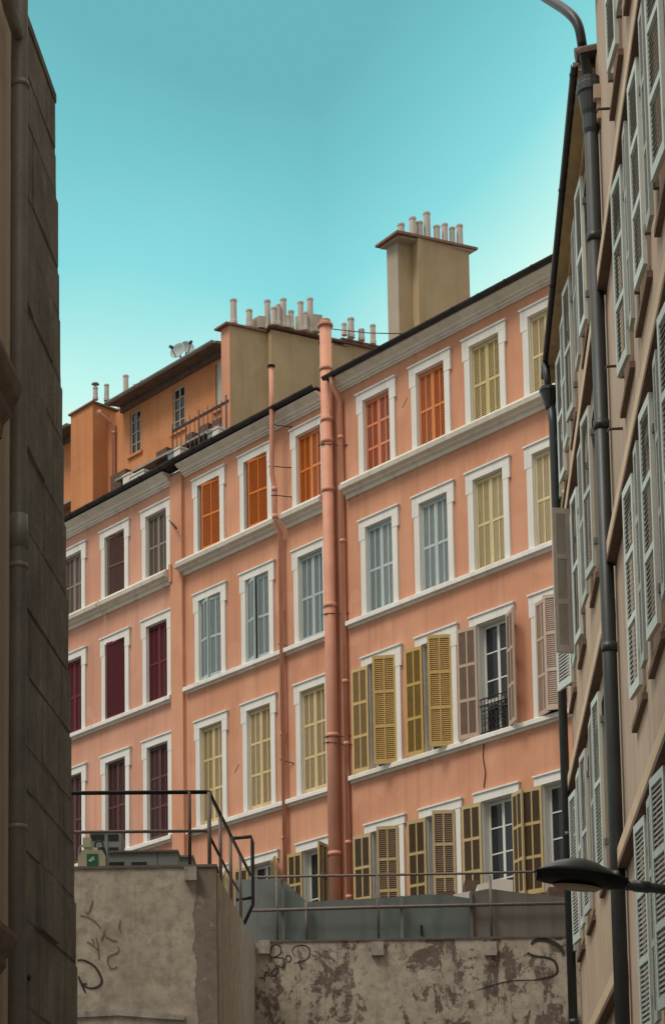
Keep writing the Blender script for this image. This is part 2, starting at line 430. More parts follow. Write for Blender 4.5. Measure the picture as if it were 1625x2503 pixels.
# ================================================================== the terrace
GW = .84                     # window opening width
Z1, Z2, Z3, Z4 = (18.47, 20.22), (15.32, 17.31), (11.86, 14.21), (8.35, 10.5)
cornC = [(0, -.62), (-.05, -.62), (-.05, -.55), (-.09, -.52), (-.09, -.44), (-.14, -.40), (-.16, -.30), (-.24, -.20), (-.30, -.12), (-.30, -.04), (0, -.04)]
courseP = [(0, -.34), (-.05, -.34), (-.06, -.26), (-.13, -.235), (-.15, -.20), (-.25, -.17), (-.27, -.08), (-.22, -.05), (-.20, 0), (0, .03)]
sillP = [(0, -.155), (-.045, -.15), (-.05, -.11), (-.13, -.10), (-.13, -.015), (-.115, 0), (0, .02)]
def mould(T, name, prof, segs, z, mat):
    mb = MB()
    for a, b in segs: mb.extr([(y - .0, z + q) for y, q in prof], a, b)
    return T.part(name, mb, M[mat])
def gutter(T, x0, x1, z, name='gutter', yo=-.36, r=.075, mat='gutter', step=.75):
    mb = MB(); n = 8
    prof = [(yo + r * math.cos(t), z - r * math.sin(t)) for t in [PI * k / n for k in range(n + 1)]]
    inner = [(yo + r * .86 * math.cos(t), z - r * .86 * math.sin(t)) for t in [PI * k / n for k in range(n, -1, -1)]]
    mb.extr(prof + inner, x0, x1)
    mb.box(x0, x1, yo + r + .002, .02, z - .05, z - .012)
    x = x0 + .3
    while x < x1:
        mb.extr([(yo + r * 1.16 * math.cos(t), z - r * 1.16 * math.sin(t)) for t in [PI * k / n for k in range(n + 1)]], x, x + .05); x += step
    return T.part(name, mb, M[mat])
def flat_roof(T, x0, x1, z):
    return T.part('roof', MB().box(x0, x1, .302, 9.9, z - .12, z).box(x0, x1, .0, .301, z, z + .04), M['roof'])
def shed_roof(T, x0, x1, z, D, rise, y0=-.3, mat='roof'):
    mb = MB(); n = int((x1 - x0) / .24); t = .05
    mb.add([(x0, y0, z), (x1, y0, z), (x1, D, z + rise), (x0, D, z + rise), (x0, y0, z + t), (x1, y0, z + t), (x1, D, z + rise + t), (x0, D, z + rise + t)],
           [(3, 2, 1, 0), (4, 5, 6, 7), (0, 1, 5, 4), (1, 2, 6, 5), (2, 3, 7, 6), (3, 0, 4, 7)])
    for k in range(n):      # barrel tiles
        xa = x0 + (k + .5) * (x1 - x0) / n
        mb.tube([(xa, y0 - .04, z + t), (xa, D, z + rise + t)], .075, 7)
    return T.part('roof', mb, M[mat])
def drainpipe(T, path, r, mat, joints=(), br=(), flange=1.22, parent=None, name='drainpipe'):
    mb = MB().tube(path, r, 14)
    for (x, y, z, hh) in joints: mb.tube([(x, y, z - hh / 2), (x, y, z + hh / 2)], r * flange, 14)
    o = T.part(name, mb, M[mat])
    for (x, y, z, L, dz) in br:
        b = MB().tube([(x - r * 1.05, y - r, z), (x + r * .2, y - r * 1.1, z - .01), (x + r * 1.1, y - r * .3, z - dz * .3), (x + L * .6, y * .5, z - dz * .7), (x + L, -.003, z - dz)], .012, 6)
        T.part('bracket', b, M['rust_iron'], o)
    return o

def closed(win, key, rows, h, y=.075, w=GW, cols=2):
    hw = w / 2 - .006
    leaf(win, key, hw, h - .03, rows, -hw, y, .01, 0, False, cols); leaf(win, key, hw, h - .03, rows, hw, y, .01, 0, True, cols)

ZB = 5.2
# ---- house at the left of the terrace
A = Thing('terraced_house', 'left peach house with maroon and brown shutters, partly behind the dark stone building', 'house', (-12, 0, ZB), FA, 'terraced houses with peach fronts')
colsA = [-15.45, -13.60, -11.73, -10.0]
holes = [(c - GW / 2, c + GW / 2, z[0], z[1]) for c in colsA for z in ((18.40, 20.05), (15.25, 17.22), (11.80, 14.15), Z4)]
wl = MB(); wall_front(wl, -18, -9.14, ZB, 20.6, holes); wall_body(wl, -18, -9.14, ZB, 20.65, 10)
wl.box(-18, -9.14, 0, .3, 20.6, 20.78)
A.part('wall', wl, M['peach_pink'])
A.part('pilaster', MB().box(-9.38, -8.92, -.09, -.001, ZB, 20.74).box(-9.40, -9.3, -.13, -.001, 18.05, 18.5), M['peach'])
mould(A, 'cornice', [(y, q * .50) for y, q in cornC], [(-18, -9.40)], 20.86, 'cornice')
mould(A, 'string_course', courseP, [(-18, -12.26), (-12.20, -9.42)], 18.38, 'cornice')
mould(A, 'sill_course', sillP, [(-18, -9.40)], 15.24, 'trim'); o = mould(A, 'sill_course', sillP, [(-18, -9.40)], 11.78, 'trim')
gutter(A, -18, -9.16, 20.93)
flat_roof(A, -18, -9.14, 20.80)
specA = [('grey brown', 2), ('maroon', 2), ('dark brown', 2), ('dark brown', 3)]
for i, c in enumerate(colsA):
    for r_, (zb, zt) in enumerate(((18.40, 20.05), (15.25, 17.22), (11.80, 14.15), Z4)):
        key, rows = specA[r_]
        win, h = facade_window(A, c, zb, zt, GW)
        if r_ == 0 and i == 2:
            leaf(win, 'brown', GW - .14, h - .03, 2, GW / 2 - .004, .06, .01, 5, True, 1)
        elif r_ == 1:
            if i == 2:
                leaf(win, 'maroon', GW - .10, h + .05, 1, GW / 2 - .004, .03, -.03, 6, True, 1)
            else: closed(win, 'maroon', 2, h)
        elif r_ == 2 and i == 3: closed(win, 'dark brown', 3, h)
        else: closed(win, key, rows, h)
tx = FA.px(661, 1050, -.36)[0] - .05
# ---- middle house
B = Thing('terraced_house', 'middle peach house left of the thick pipe, with orange, blue grey and yellow shutters', 'house', (-6.3, 0, ZB), FA, 'terraced houses with peach fronts')
colsB = [-7.92, -6.17, -4.30]
rowsB = ((18.47, 20.18), (15.30, 17.30), (11.80, 14.16), (8.35, 10.5))
holes = [(c - GW / 2, c + GW / 2, z[0], z[1]) for c in colsB for z in rowsB]
wl = MB(); wall_front(wl, -9.14, -3.5, ZB, 20.6, holes); wall_body(wl, -9.14, -3.5, ZB, 20.65, 10); wl.box(-9.14, -3.5, 0, .3, 20.6, 20.78)
B.part('wall', wl, M['peach'])
mould(B, 'cornice', [(y, q * .47) for y, q in cornC], [(-8.88, -3.74)], 20.87, 'cornice')
mould(B, 'string_course', courseP, [(-9.02, tx - .01), (tx + .19, -3.74)], 18.44, 'cornice')
mould(B, 'sill_course', sillP, [(-8.88, -3.74)], 15.28, 'trim'); mould(B, 'sill_course', sillP, [(-8.80, -3.74)], 11.76, 'trim')
gutter(B, -9.155, -3.72, 20.945)
flat_roof(B, -9.14, -3.5, 20.80)
for i, c in enumerate(colsB):
    for r_, (zb, zt) in enumerate(rowsB):
        win, h = facade_window(B, c, zb, zt, GW, 'lintel' if r_ == 3 else 'full')
        if r_ == 0:
            if i < 2:
                leaf(win, 'orange', GW - .17, h - .02, 2, GW / 2 - .004, .03, .01, 5, True, 2)
                leaf(win, 'maroon', .16, h - .05, 1, -GW / 2 + .004, .1, .01, 30, False, 1)
            else: closed(win, 'orange', 2, h)
        elif r_ == 1:
            if i == 2: closed(win, 'blue grey', 2, h)
            else:
                a1, a2 = ((14, 6), (17, 3))[i]
                leaf(win, 'blue grey', GW / 2 - .01, h - .03, 2, -GW / 2 + .006, .05, .01, a1, False)
                leaf(win, 'blue grey', GW / 2 + .04, h - .03, 2, GW / 2 - .006, .05, .01, a2, True)
        elif r_ == 2: closed(win, 'yellow', 3, h)
        else:
            glazed(win, GW, h)
            leaf(win, 'old ochre', .43, h - .02, 3, -GW / 2 + .01, -.075, .01, 172, False)
            leaf(win, 'old ochre', .43, h - .02, 3, GW / 2 - .01, -.075, .01, 112 if i == 2 else 150, True)
# ---- right house
Cc = Thing('terraced_house', 'right peach house below the tall ochre chimney, with several shutters standing open', 'house', (0, 0, ZB), FA, 'terraced houses with peach fronts')
colsC = [-2.06, -.39, 1.20, 2.85, 4.48]
holes = [(c - GW / 2, c + GW / 2, z[0], z[1]) for c in colsC for z in (Z1, Z2, Z3, Z4)]
wl = MB(); wall_front(wl, -3.5, 8, ZB, 20.8, holes); wall_body(wl, -3.5, 8, ZB, 20.81, 10); wl.box(-3.5, 8, 0, .3, 20.8, 20.85)
Cc.part('wall', wl, M['peach'])
mould(Cc, 'cornice', [(y, q * .43) for y, q in cornC], [(-3.24, 8)], 20.955, 'cornice')
mould(Cc, 'string_course', courseP, [(-3.08, 8)], 18.48, 'cornice')
mould(Cc, 'sill_course', sillP, [(-3.09, 8)], 15.33, 'trim'); mould(Cc, 'sill_course', sillP, [(-3.09, 8)], 11.85, 'trim')
gutter(Cc, -3.40, 8, 21.0); flat_roof(Cc, -3.5, 8, 20.86)
for i, c in enumerate(colsC):
    for r_, (zb, zt) in enumerate((Z1, Z2, Z3, Z4)):
        win, h = facade_window(Cc, c, zb, zt, GW, 'lintel' if r_ == 3 else 'full')
        if r_ == 0:
            closed(win, ('red orange', 'orange', 'cream yellow', 'cream yellow', 'cream yellow')[i], 3 if i == 0 else 2, h)
        elif r_ == 1: closed(win, ('blue grey', 'blue grey', 'cream yellow', 'cream yellow', 'cream yellow')[i], 2, h)
        elif r_ == 2:
            hl = h - .02
            if i < 2:
                glazed(win, GW, h)
                leaf(win, 'ochre', .46, hl, 3, -GW / 2 + .005, -.07, .0, 173, False)
                leaf(win, 'ochre', .50, hl + .05, 3, GW / 2 - .005, -.02, -.02, (37, 40)[i], True)
            elif i == 2:
                glazed(win, GW, h)
                leaf(win, 'pinkish beige', .47, hl, 3, -GW / 2 + .005, -.075, .0, 168, False)
                leaf(win, 'pinkish beige', .45, hl, 3, GW / 2 - .005, -.07, .0, 150, True)
                rl = MB()
                for z in (.06, .62, .76): rl.tube([(-GW / 2 + .01, -.02, z), (GW / 2 - .01, -.02, z)], .013, 6)
                for q in range(9):
                    x = -GW / 2 + .05 + q * (GW - .1) / 8; rl.tube([(x, -.02, .06), (x, -.02, .76)], .008, 5)
                for q in range(8):
                    x = -GW / 2 + .097 + q * (GW - .1) / 8
                    for zc in (.16, .30, .46, .56):
                        rl.tube([(x + .042 * math.cos(t), -.02, zc + .06 * math.sin(t)) for t in [2 * PI * k / 10 for k in range(11)]], .007, 4, False)
                link('window_guard', rl.mesh('window_guard', M['iron']), win)
                pot = MB().box(-.30, .18, .0, .09, .60, .72); link('planter', pot.mesh('planter', M['white_box']), win)
            else:
                glazed(win, GW, h)
                leaf(win, 'pinkish beige', .44, hl, 3, -GW / 2 + .005, -.05, .0, 18, False)
                leaf(win, 'pinkish beige', .50, hl, 3, GW / 2 - .005, -.05, .0, 28, True)
        else:
            glazed(win, GW, h)
            ll = h - .02
            leaf(win, 'old ochre', .47, ll, 3, -GW / 2 + .005, -.075, .0, 170, False)
            leaf(win, 'old ochre', .46, ll, 3, GW / 2 - .005, -.05, .0, (38, 44, 158, 160, 160)[i], True)
# thin cable down the right house
cab = [FA.px(u, v, -.01) for u, v in ((1182, 1815), (1180, 1850), (1186, 1890), (1182, 1925))]
Cc.part('cable', MB().tube([(x, -.012, z) for x, z in cab], .012, 5), M['rust_iron'])
# scars in the plaster
for T_, u, v in ((B, 580, 1877), (Cc, 990, 983)):
    x, z = FA.px(u, v)
    T_.part('plaster_scar', MB().slab([(x - .09, z - .09), (x - .03, z - .04), (x + .07, z + .08), (x - .02, z + .03)], -.012, .001), M['ochre_wall'])

# ---- pipes on the terrace fronts
x, z0_ = FA.px(803, 795, -.17)
bx_ = -3.52
jn = []
for v in (895, 1022, 1075, 1195, 1480, 1800, 2090):
    jn.append((bx_, -.17, FA.px(810, v, -.17)[1], .10))
big = drainpipe(B, [(bx_, -.17, ZB + .2), (bx_, -.17, z0_)], .135, 'pipe_peach', jn, [(bx_, -.17, FA.px(810, 1082, -.2)[1], .48, .10), (bx_, -.17, FA.px(810, 1500, -.2)[1], .42, .04), (bx_, -.17, FA.px(812, 1800, -.2)[1], .42, .04), (bx_, -.17, FA.px(812, 1815, -.2)[1], .50, .12)], 1.10, name='soil_pipe')
B.part('pipe_cap', MB().lathe(bx_, -.17, [(.135, z0_), (.175, z0_ + .01), (.175, z0_ + .06), (.12, z0_ + .1), (.12, z0_ + .16), (.05, z0_ + .2)]), M['pipe_peach'], big)
drainpipe(Cc, [(-3.17, -.34, 20.98), (-3.17, -.30, 20.75), (-3.17, -.08, 20.45), (-3.17, -.08, ZB)], .055, 'pipe_peach',
          [(-3.17, -.08, z, .08) for z in (19.6, 17.2, 14.0, 12.6, 10.4, 9.2)])
tz = FA.px(659, 905, -.30)[1]
tx = FA.px(661, 1050, -.36)[0] - .05
tp = drainpipe(B, [(tx + .11, -.36, tz), (tx + .11, -.36, 21.0), (tx + .08, -.36, 19.35), (tx + .08, -.32, 19.2), (tx + .10, -.30, 19.0), (tx + .10, -.30, 18.2), (tx + .06, -.12, 18.0), (tx + .06, -.10, ZB)], .055, 'pipe_peach',
          [(tx + .04, -.10, z, .07) for z in (16.2, 13.3, 10.9)] + [(tx + .10, -.30, 19.0, .1), (tx + .10, -.30, 18.35, .1)],
          [(tx + .06, -.33, 20.55, .34, .07), (tx + .05, -.33, 19.55, .34, .05), (tx + .1, -.3, 18.85, .26, .04), (tx + .04, -.1, 15.4, .26, .12), (tx + .04, -.1, 12.7, .26, .12)])
B.part('vent_cowl', MB().lathe(tx + .11, -.36, [(.055, tz), (.085, tz + .01), (.095, tz + .04), (.02, tz + .07)]), M['iron'], tp)
pz = FA.px(430, 1272, -.05)
A.part('iron_bracket', MB().tube([(-9.5, -.02, FA.px(417, 1270)[1]), (-8.95, -.22, FA.px(462, 1278, -.2)[1])], .022, 6), M['iron'])
# ================================================================== chimneys on the terrace
D3 = dirn(11000)
def l2(fr, P): x, y, z = fr.loc(P); return (x, y)
def stack(T, corner_px, setback, front_w, side_px, step_px, proud, top_px, z_bot, mats, cap=True, name='chimney', top2=None):
    """T-shaped party wall stack: thin front part, thicker rear part; side faces run along D3"""
    u, v = corner_px; s, z = FA.px(u, v, setback); P0 = FA.w(s, setback, 0)
    n3 = Vector((D3.y, -D3.x, 0))                       # towards the viewer's right
    zt = hit(top_px[0], top_px[1], P0, D3).z
    Q = hit(step_px, v, P0, D3); Q.z = 0
    P1 = Q + n3 * proud; E1 = hit(side_px, v, P1, D3); E1.z = 0
    bk = FA.d * -front_w
    f1 = [P0 + bk, P0, Q, Q + bk]; f2 = [Q + bk * 1.0, Q, P1, E1, E1 + bk]
    mb = MB().prism([l2(FA, p) for p in f1], z_bot, zt)
    t2 = top2 if top2 is not None else zt
    o = T.part(name, mb, M[mats[0]])
    T.part('rear_shaft', MB().prism([l2(FA, p + n3 * .002) for p in f2], z_bot, t2), M[mats[1]], o)
    return o, P0, Q, P1, E1, zt, n3, bk
def capslab(T, o, pts, z, h=.07, mat='capstone', name='capping'):
    T.part(name, MB().prism([l2(FA, p) for p in pts], z, z + h), M[mat], o)
def pot(T, o, u, vt, vb, z, wpx, mat='pot', cow=False):
    P = at_z(u, vb, z); zt = P.z * 0 + (ray(u, vt) * (P.y / ray(u, vt).y)).z; r = wpx / FPX * P.y / 2
    x, y, _ = FA.loc(P); hgt = zt - z
    prof = [(r * 1.12, z - .02), (r * 1.12, z + .06), (r, z + .08), (r * .93, zt - .05), (r * 1.06, zt - .045), (r * 1.06, zt), (r * .8, zt)]
    T.part('chimney_pot', MB().lathe(x, y, prof, 16), M[mat], o)
    if cow: T.part('pot_cowl', MB().lathe(x, y, [(r * .3, zt), (r * .3, zt + .08), (r * 1.6, zt + .09), (r * 1.2, zt + .13), (r * .2, zt + .15)], 14), M['pipe_grey'], o)
q4 = lambda x, y: (500 + x / 2.06, 500 + y / 2.06)
# tall chimney over the right house
u0, v0 = q4(985, 640)
o, P0, Q, P1, E1, zt, n3, bk = stack(Cc, q4(985, 640), 2.2, .36, q4(1340, 0)[0], q4(1052, 0)[0], .30, q4(1000, 185), 20.85, ('ochre_wall', 'ochre_wall'))
Cc.part('front_face', MB().prism([l2(FA, p) for p in (P0 + bk - D3 * .004 - FA.d * .004, P0 - D3 * .004, P0 - D3 * .03, P0 + bk - D3 * .03 - FA.d * .004)], 20.9, zt), M['grey_wall'], o)
ov = .19
capslab(Cc, o, [P0 + bk - FA.d * ov - D3 * ov, P0 - D3 * ov + n3 * .3, E1 + D3 * ov + n3 * .10, E1 + bk - FA.d * ov + D3 * ov], zt, .06)
capslab(Cc, o, [P0 + bk - FA.d * ov * .6 - D3 * ov * .6, P0 - D3 * ov * .6 + n3 * .2, E1 + D3 * ov * .6 + n3 * .06, E1 + bk - FA.d * ov * .6 + D3 * ov * .6], zt - .05, .045, 'grey_wall', 'capping_course')
for u, vt, vb, w in ((990, 100, 175, 38), (1048, 68, 170, 38), (1083, 90, 180, 36), (1121, 43, 188, 38), (1170, 110, 198, 36), (1210, 100, 206, 34), (1247, 118, 214, 32), (1285, 105, 222, 36)):
    a, b = q4(u, vt); _, d_ = q4(u, vb + 6); pot(Cc, o, a, b, d_, zt + .06, w / 2.06)
# party wall stack behind the middle house
o, P0, Q, P1, E1, zt, n3, bk = stack(B, q4(135, 1020), 1.5, .33, q4(880, 0)[0], q4(322, 0)[0], .22, q4(150, 612), 20.75, ('ochre_wall', 'ochre_wall'))
# the peach painted front of the stack
B.part('front_face', MB().prism([l2(FA, p) for p in (P0 + bk - D3 * .004 - FA.d * .004, P0 - D3 * .004, P0 - D3 * .03, P0 + bk - D3 * .03 - FA.d * .004)], 20.9, zt), M['peach'], o)
capslab(B, o, [P0 + bk - FA.d * .12 - D3 * .14, P0 - D3 * .14 + n3 * .06, Q - D3 * .02 + n3 * .06, Q + bk - FA.d * .12], zt, .05)
capslab(B, o, [Q + bk - FA.d * .1, Q - D3 * .06 + n3 * .002, P1 - D3 * .1 + n3 * .08, E1 + n3 * .08, E1 + bk], zt + .052, .05)
for u, vt, vb, w in ((147, 480, 604, 36), (226, 532, 622, 34), (318, 485, 632, 34), (350, 520, 610, 30), (398, 477, 622, 34), (437, 537, 628, 30), (485, 492, 640, 32), (533, 475, 648, 34), (372, 505, 612, 26), (508, 545, 636, 28), (420, 560, 622, 24)):
    a, b = q4(u, vt); _, d_ = q4(u, vb - 6); pot(B, o, a, b, d_, zt + .10, w / 2.06)
for (ua, ub, vt, vb) in ((275, 332, 565, 632), (548, 594, 556, 650), (500, 520, 548, 640)):
    a = at_z(*q4(ua, vb - 16), zt + .1); b = at_z(*q4(ub, vb - 10), zt + .1); top = (ray(*q4(ub, vt)) * (b.y / ray(*q4(ub, vt)).y)).z
    B.part('flue_block', MB().prism([l2(FA, p) for p in (a, b, b + bk, a + bk)], zt + .102, top), M['grey_wall'], o)
# dark vent slots under the capping
for ua, ub, va, vb in ((575, 604, 672, 712), (652, 718, 690, 718)):
    a = hit(*q4(ua, va), P1, D3); b = hit(*q4(ub, va), P1, D3); zz = hit(*q4(ub, vb), P1, D3).z
    B.part('vent_slot', MB().prism([l2(FA, p) for p in (a + n3 * .004, b + n3 * .004, b + n3 * .02, a + n3 * .02)], zz, zt - .02), M['duct_dark'], o)
# farther stack with short pots, behind
fz = 20.9
a = FA.w(*[FA.px(*q4(700, 720), 4.4)[0], 4.4, 0]); b = a + D3 * 3.2
zf = hit(*q4(700, 690), a, D3).z
fo = B.part('chimney', MB().prism([l2(FA, p) for p in (a, b, b + bk, a + bk)], fz, zf), M['grey_wall'])
capslab(B, fo, [a - D3 * .1 + n3 * .1, b + D3 * .1 + n3 * .1, b + bk, a + bk - D3 * .1], zf, .05)
for u, vt, vb, w in ((737, 575, 668, 36), (790, 630, 682, 32), (848, 608, 700, 30), (703, 600, 655, 26)):
    aa, bb = q4(u, vt); _, d_ = q4(u, vb); pot(B, fo, aa, bb, d_, zf + .05, w / 2.06)
B.part('wire', MB().tube([(FA.px(800, 803, 1.6)[0], 1.6, FA.px(800, 803, 1.6)[1]), (FA.px(900, 812, 1.6)[0], 1.6, FA.px(900, 814, 1.6)[1]), (FA.px(985, 816, 1.6)[0], 1.6, FA.px(985, 816, 1.6)[1])], .012, 5), M['iron'], fo)

# ================================================================== rear house above the left gutters
q3 = lambda x, y: (140 + x / 3.09, 850 + y / 3.09)
SB = 2.6
rx = lambda x, y, off=SB: FA.px(*q3(x, y), off)
H = Thing('rear_house', 'orange plastered attic house set back above the left gutter, with narrow windows', 'house', (-12.6, SB, 20.5), FA)
xl, xr = -19.0, rx(1240, 100)[0] + .4
ze = rx(640, 380)[1]
hw = []
for (xa, ya, xb, yb) in ((550, 500, 632, 770), (872, 330, 965, 590), (1195, 165, 1262, 415)):
    a, _ = rx(xa, ya); b, _ = rx(xb, ya); zb_ = rx(xa, yb)[1]; zt_ = rx(xb, ya)[1] - .02
    hw.append((a, b, rx((xa + xb) / 2, (ya + yb) / 2)[1] - .62, rx((xa + xb) / 2, (ya + yb) / 2)[1] + .62))
chx0, chx1 = rx(215, 500)[0], rx(400, 560)[0]
zl = rx(130, 660)[1]
wl = MB(); wall_front(wl, chx1 - .1, xr, 19.5, ze, hw, SB); wall_body(wl, chx1 - .1, xr, 19.5, ze, 6, SB)
H.part('wall', wl, M['orange_wall'])
wl = MB(); a = rx(185, 850); wh = (a[0], a[0] + .2, a[1] - .55, a[1] + .55)
wall_front(wl, xl, chx1 - .1, 19.5, zl, [], SB); wall_body(wl, xl, chx1 - .1, 19.5, zl, 6, SB)
H.part('low_wall', wl, M['orange_wall'])
wsl = MB().box(wh[0], wh[1], SB - .02, SB - .003, wh[2], wh[3]); H.part('slit_window', wsl, M['glass'])
# chimney breast
ct = rx(300, 400, SB - .5)[1]
cb = H.part('chimney', MB().box(chx0, chx1 - .12, SB - .5, SB + .8, 19.5, ct), M['orange_wall'])
H.part('capping', MB().box(chx0 - .05, chx1 - .06, SB - .56, SB + .8, ct, ct + .05), M['capstone'], cb)
for u, vt, vb, w, cow in ((290, 300, 388, 40, True), (375, 280, 398, 40, False)):
    uu, a = q3(u, vt); _, b = q3(u, vb); pot(H, cb, uu, a, b, ct + .05, w / 3.09, cow=cow)
ck2 = H.part('chimney', MB().box(rx(455, 400, 4.0)[0], rx(700, 400, 4.0)[0], 4.0, 4.7, 20.5, rx(520, 380, 4.0)[1]), M['grey_wall'])
for u, vt, vb, w in ((520, 212, 372, 46), (592, 280, 372, 34), (648, 250, 340, 40)):
    uu, a = q3(u, vt); _, b = q3(u, vb); pot(H, ck2, uu, a, b, rx(520, 380, 4.0)[1], w / 3.09)
# eaves
def eave(x0, x1, z, name='eave'):
    m = MB().add([(x0, SB - .5, z), (x1, SB - .5, z), (x1, SB + 3.2, z + .75), (x0, SB + 3.2, z + .75), (x0, SB - .5, z + .07), (x1, SB - .5, z + .07), (x1, SB + 3.2, z + .82), (x0, SB + 3.2, z + .82)],
               [(3, 2, 1, 0), (4, 5, 6, 7), (0, 1, 5, 4), (1, 2, 6, 5), (2, 3, 7, 6), (3, 0, 4, 7)])
    m.box(x0, x1, SB - .10, SB - .004, z - .08, z + .07)
    H.part(name, m, M['roof'])
    g = MB(); n = 8; r = .07
    g.extr([(SB - .57 + r * math.cos(t), z + .05 - r * math.sin(t)) for t in [PI * k / n for k in range(n + 1)]], x0, x1)
    H.part('gutter', g, M['pipe_grey'])
ze2 = rx(385, 480, SB - .5)[1]
eave(rx(385, 480, SB - .5)[0], xr, ze - .06); eave(xl, chx0 - .02, zl - .06)
# rear house windows
for k, (a, b, c_, d_) in enumerate(hw):
    f = MB()
    for (p, q, r_, s_) in ((a, a + .06, c_, d_), (b - .06, b, c_, d_), (a + .06, b - .06, c_, c_ + .06), (a + .06, b - .06, d_ - .06, d_)): f.box(p, q, SB + .03, SB + .1, r_, s_)
    f.box((a + b) / 2 - .025, (a + b) / 2 + .025, SB + .035, SB + .095, c_ + .06, d_ - .06)
    for t in (.25, .5, .75): f.box(a + .06, b - .06, SB + .04, SB + .09, c_ + (d_ - c_) * t - .018, c_ + (d_ - c_) * t + .018)
    w_ = H.part('window', f, M['grey_wall'])
    H.part('pane', MB().box(a, b, SB + .06, SB + .07, c_, d_), M['glass'], w_)
    H.part('sill', MB().box(a - .08, b + .08, SB - .06, SB - .002, c_ - .08, c_ - .01), M['orange_wall'], w_)
lm = MB(); a, b, c_, d_ = hw[2]
H.part('shutter', MB().box(b - .16, b + .06, SB - .09, SB - .05, c_, d_), SH['faded grey'][0])
# drainpipe, ledge, lower clutter
x_, z_ = rx(420, 560, SB - .06)
drainpipe(H, [(x_ - .05, SB - .5, ze - .02), (x_ - .05, SB - .45, ze - .12), (x_ + .06, SB - .07, ze - .35), (x_ + .06, SB - .07, 19.6)], .055, 'pipe_peach', [(x_ + .06, SB - .07, ze - .6, .07)])
lz0 = rx(600, 900, SB - .3)[1]
lx = rx(470, 940, SB - .3)[0]
led = MB().add([(lx, SB - .45, lz0 - .14), (xr, SB - .45, lz0 - .14), (xr, SB - .002, lz0 + .06), (lx, SB - .002, lz0 + .06), (lx, SB - .45, lz0 - .2), (xr, SB - .45, lz0 - .2), (xr, SB - .002, lz0 - .1), (lx, SB - .002, lz0 - .1)],
               [(0, 1, 2, 3), (7, 6, 5, 4), (0, 4, 5, 1), (1, 5, 6, 2), (2, 6, 7, 3), (3, 7, 4, 0)])
H.part('lead_ledge', led, M['pipe_grey'])
led = MB(); z2 = rx(140, 1120, SB - .3)[1]
led.add([(xl, SB - .45, z2 - .12), (chx0, SB - .45, z2 - .12), (chx0, SB - .002, z2 + .08), (xl, SB - .002, z2 + .08), (xl, SB - .45, z2 - .18), (chx0, SB - .45, z2 - .18), (chx0, SB - .002, z2 - .08), (xl, SB - .002, z2 - .08)],
        [(0, 1, 2, 3), (7, 6, 5, 4), (0, 4, 5, 1), (1, 5, 6, 2), (2, 6, 7, 3), (3, 7, 4, 0)])
H.part('lead_ledge', led, M['pipe_grey'])
bw = MB()
for xa, xb, y in ((415, 530, 1050), (760, 840, 870), (985, 1035, 740), (1085, 1150, 680), (1180, 1245, 640), (175, 210, 1210)):
    a = rx(xa, y, SB - .2); b = rx(xb, y, SB - .2); bw.box(a[0], b[0], SB - .25, SB - .02, 19.6, a[1] + .28)
H.part('dark_infill', bw, M['tarp'])
# clutter on the gutter terrace: pale boxes
k = 0
for xa, xb, ya, yb, col in ((540, 590, 965, 1045, 'white'), (595, 700, 940, 1010, 'white'), (880, 925, 800, 855, 'grey'), (925, 972, 770, 840, 'white'), (1180, 1215, 650, 705, 'grey'), (1215, 1262, 620, 690, 'white')):
    a = rx(xa, yb, .9); b = rx(xb, yb, .9); zt_ = rx(xb, ya, .9)[1]
    P = FA.w((a[0] + b[0]) / 2, .9, 20.9)
    m = MB(); w_ = b[0] - a[0]; base = 20.81; hh = max(.25, zt_ - base)
    mm = Matrix.Translation(FA.w((a[0] + b[0]) / 2, .9, base)) @ Matrix.Rotation(FA.rz, 4, 'Z')
    m.box(-w_ / 2, w_ / 2, -.18, .18, 0, hh, mm); m.box(-w_ / 2 - .02, w_ / 2 + .02, -.2, .2, hh, hh + .04, mm)
    lab = ['first pale box from the left behind the gutter of the left house', 'long white box behind the gutter, under the lead ledge', 'small grey box beside a post of the rooftop railing',
           'white box in front of the rooftop railing', 'grey box at the foot of the chimney end of the rooftop railing', 'white box against the peach chimney front'][k]; k += 1
    solo('storage_box', m, M['white_box'] if col == 'white' else M['duct'], FA.w((a[0] + b[0]) / 2, .9, base), lab, 'box', 'boxes behind the roof gutter')
# rooftop railing
m = MB(); off = 1.0
x0, zt0 = rx(870, 470, off); x1, zt1 = rx(1275, 405, off)
ztop = (rx(960, 450, off)[1] + rx(1275, 405, off)[1]) / 2
for z in (rx(1275, 405, off)[1], rx(870, 640, off)[1]):
    m.tube([FA.w(x0, off, z), FA.w(x1 + .1, off, z)], .018, 6)
n = 13
for q in range(n):
    x = x0 + (x1 - x0) * q / (n - 1); m.tube([FA.w(x, off, 20.82), FA.w(x, off, rx(1275, 405, off)[1] + (.16 if q % 2 == 0 else .08))], .012 if q % 6 else .024, 5)
m.tube([FA.w(x0, off, 21.15), FA.w(x1, off, 21.55)], .02, 6)
solo('roof_railing', m, M['rust_iron'], FA.w(x0, off, 20.82), 'thin rusty railing of upright bars standing behind the gutter in front of the attic', 'railing')
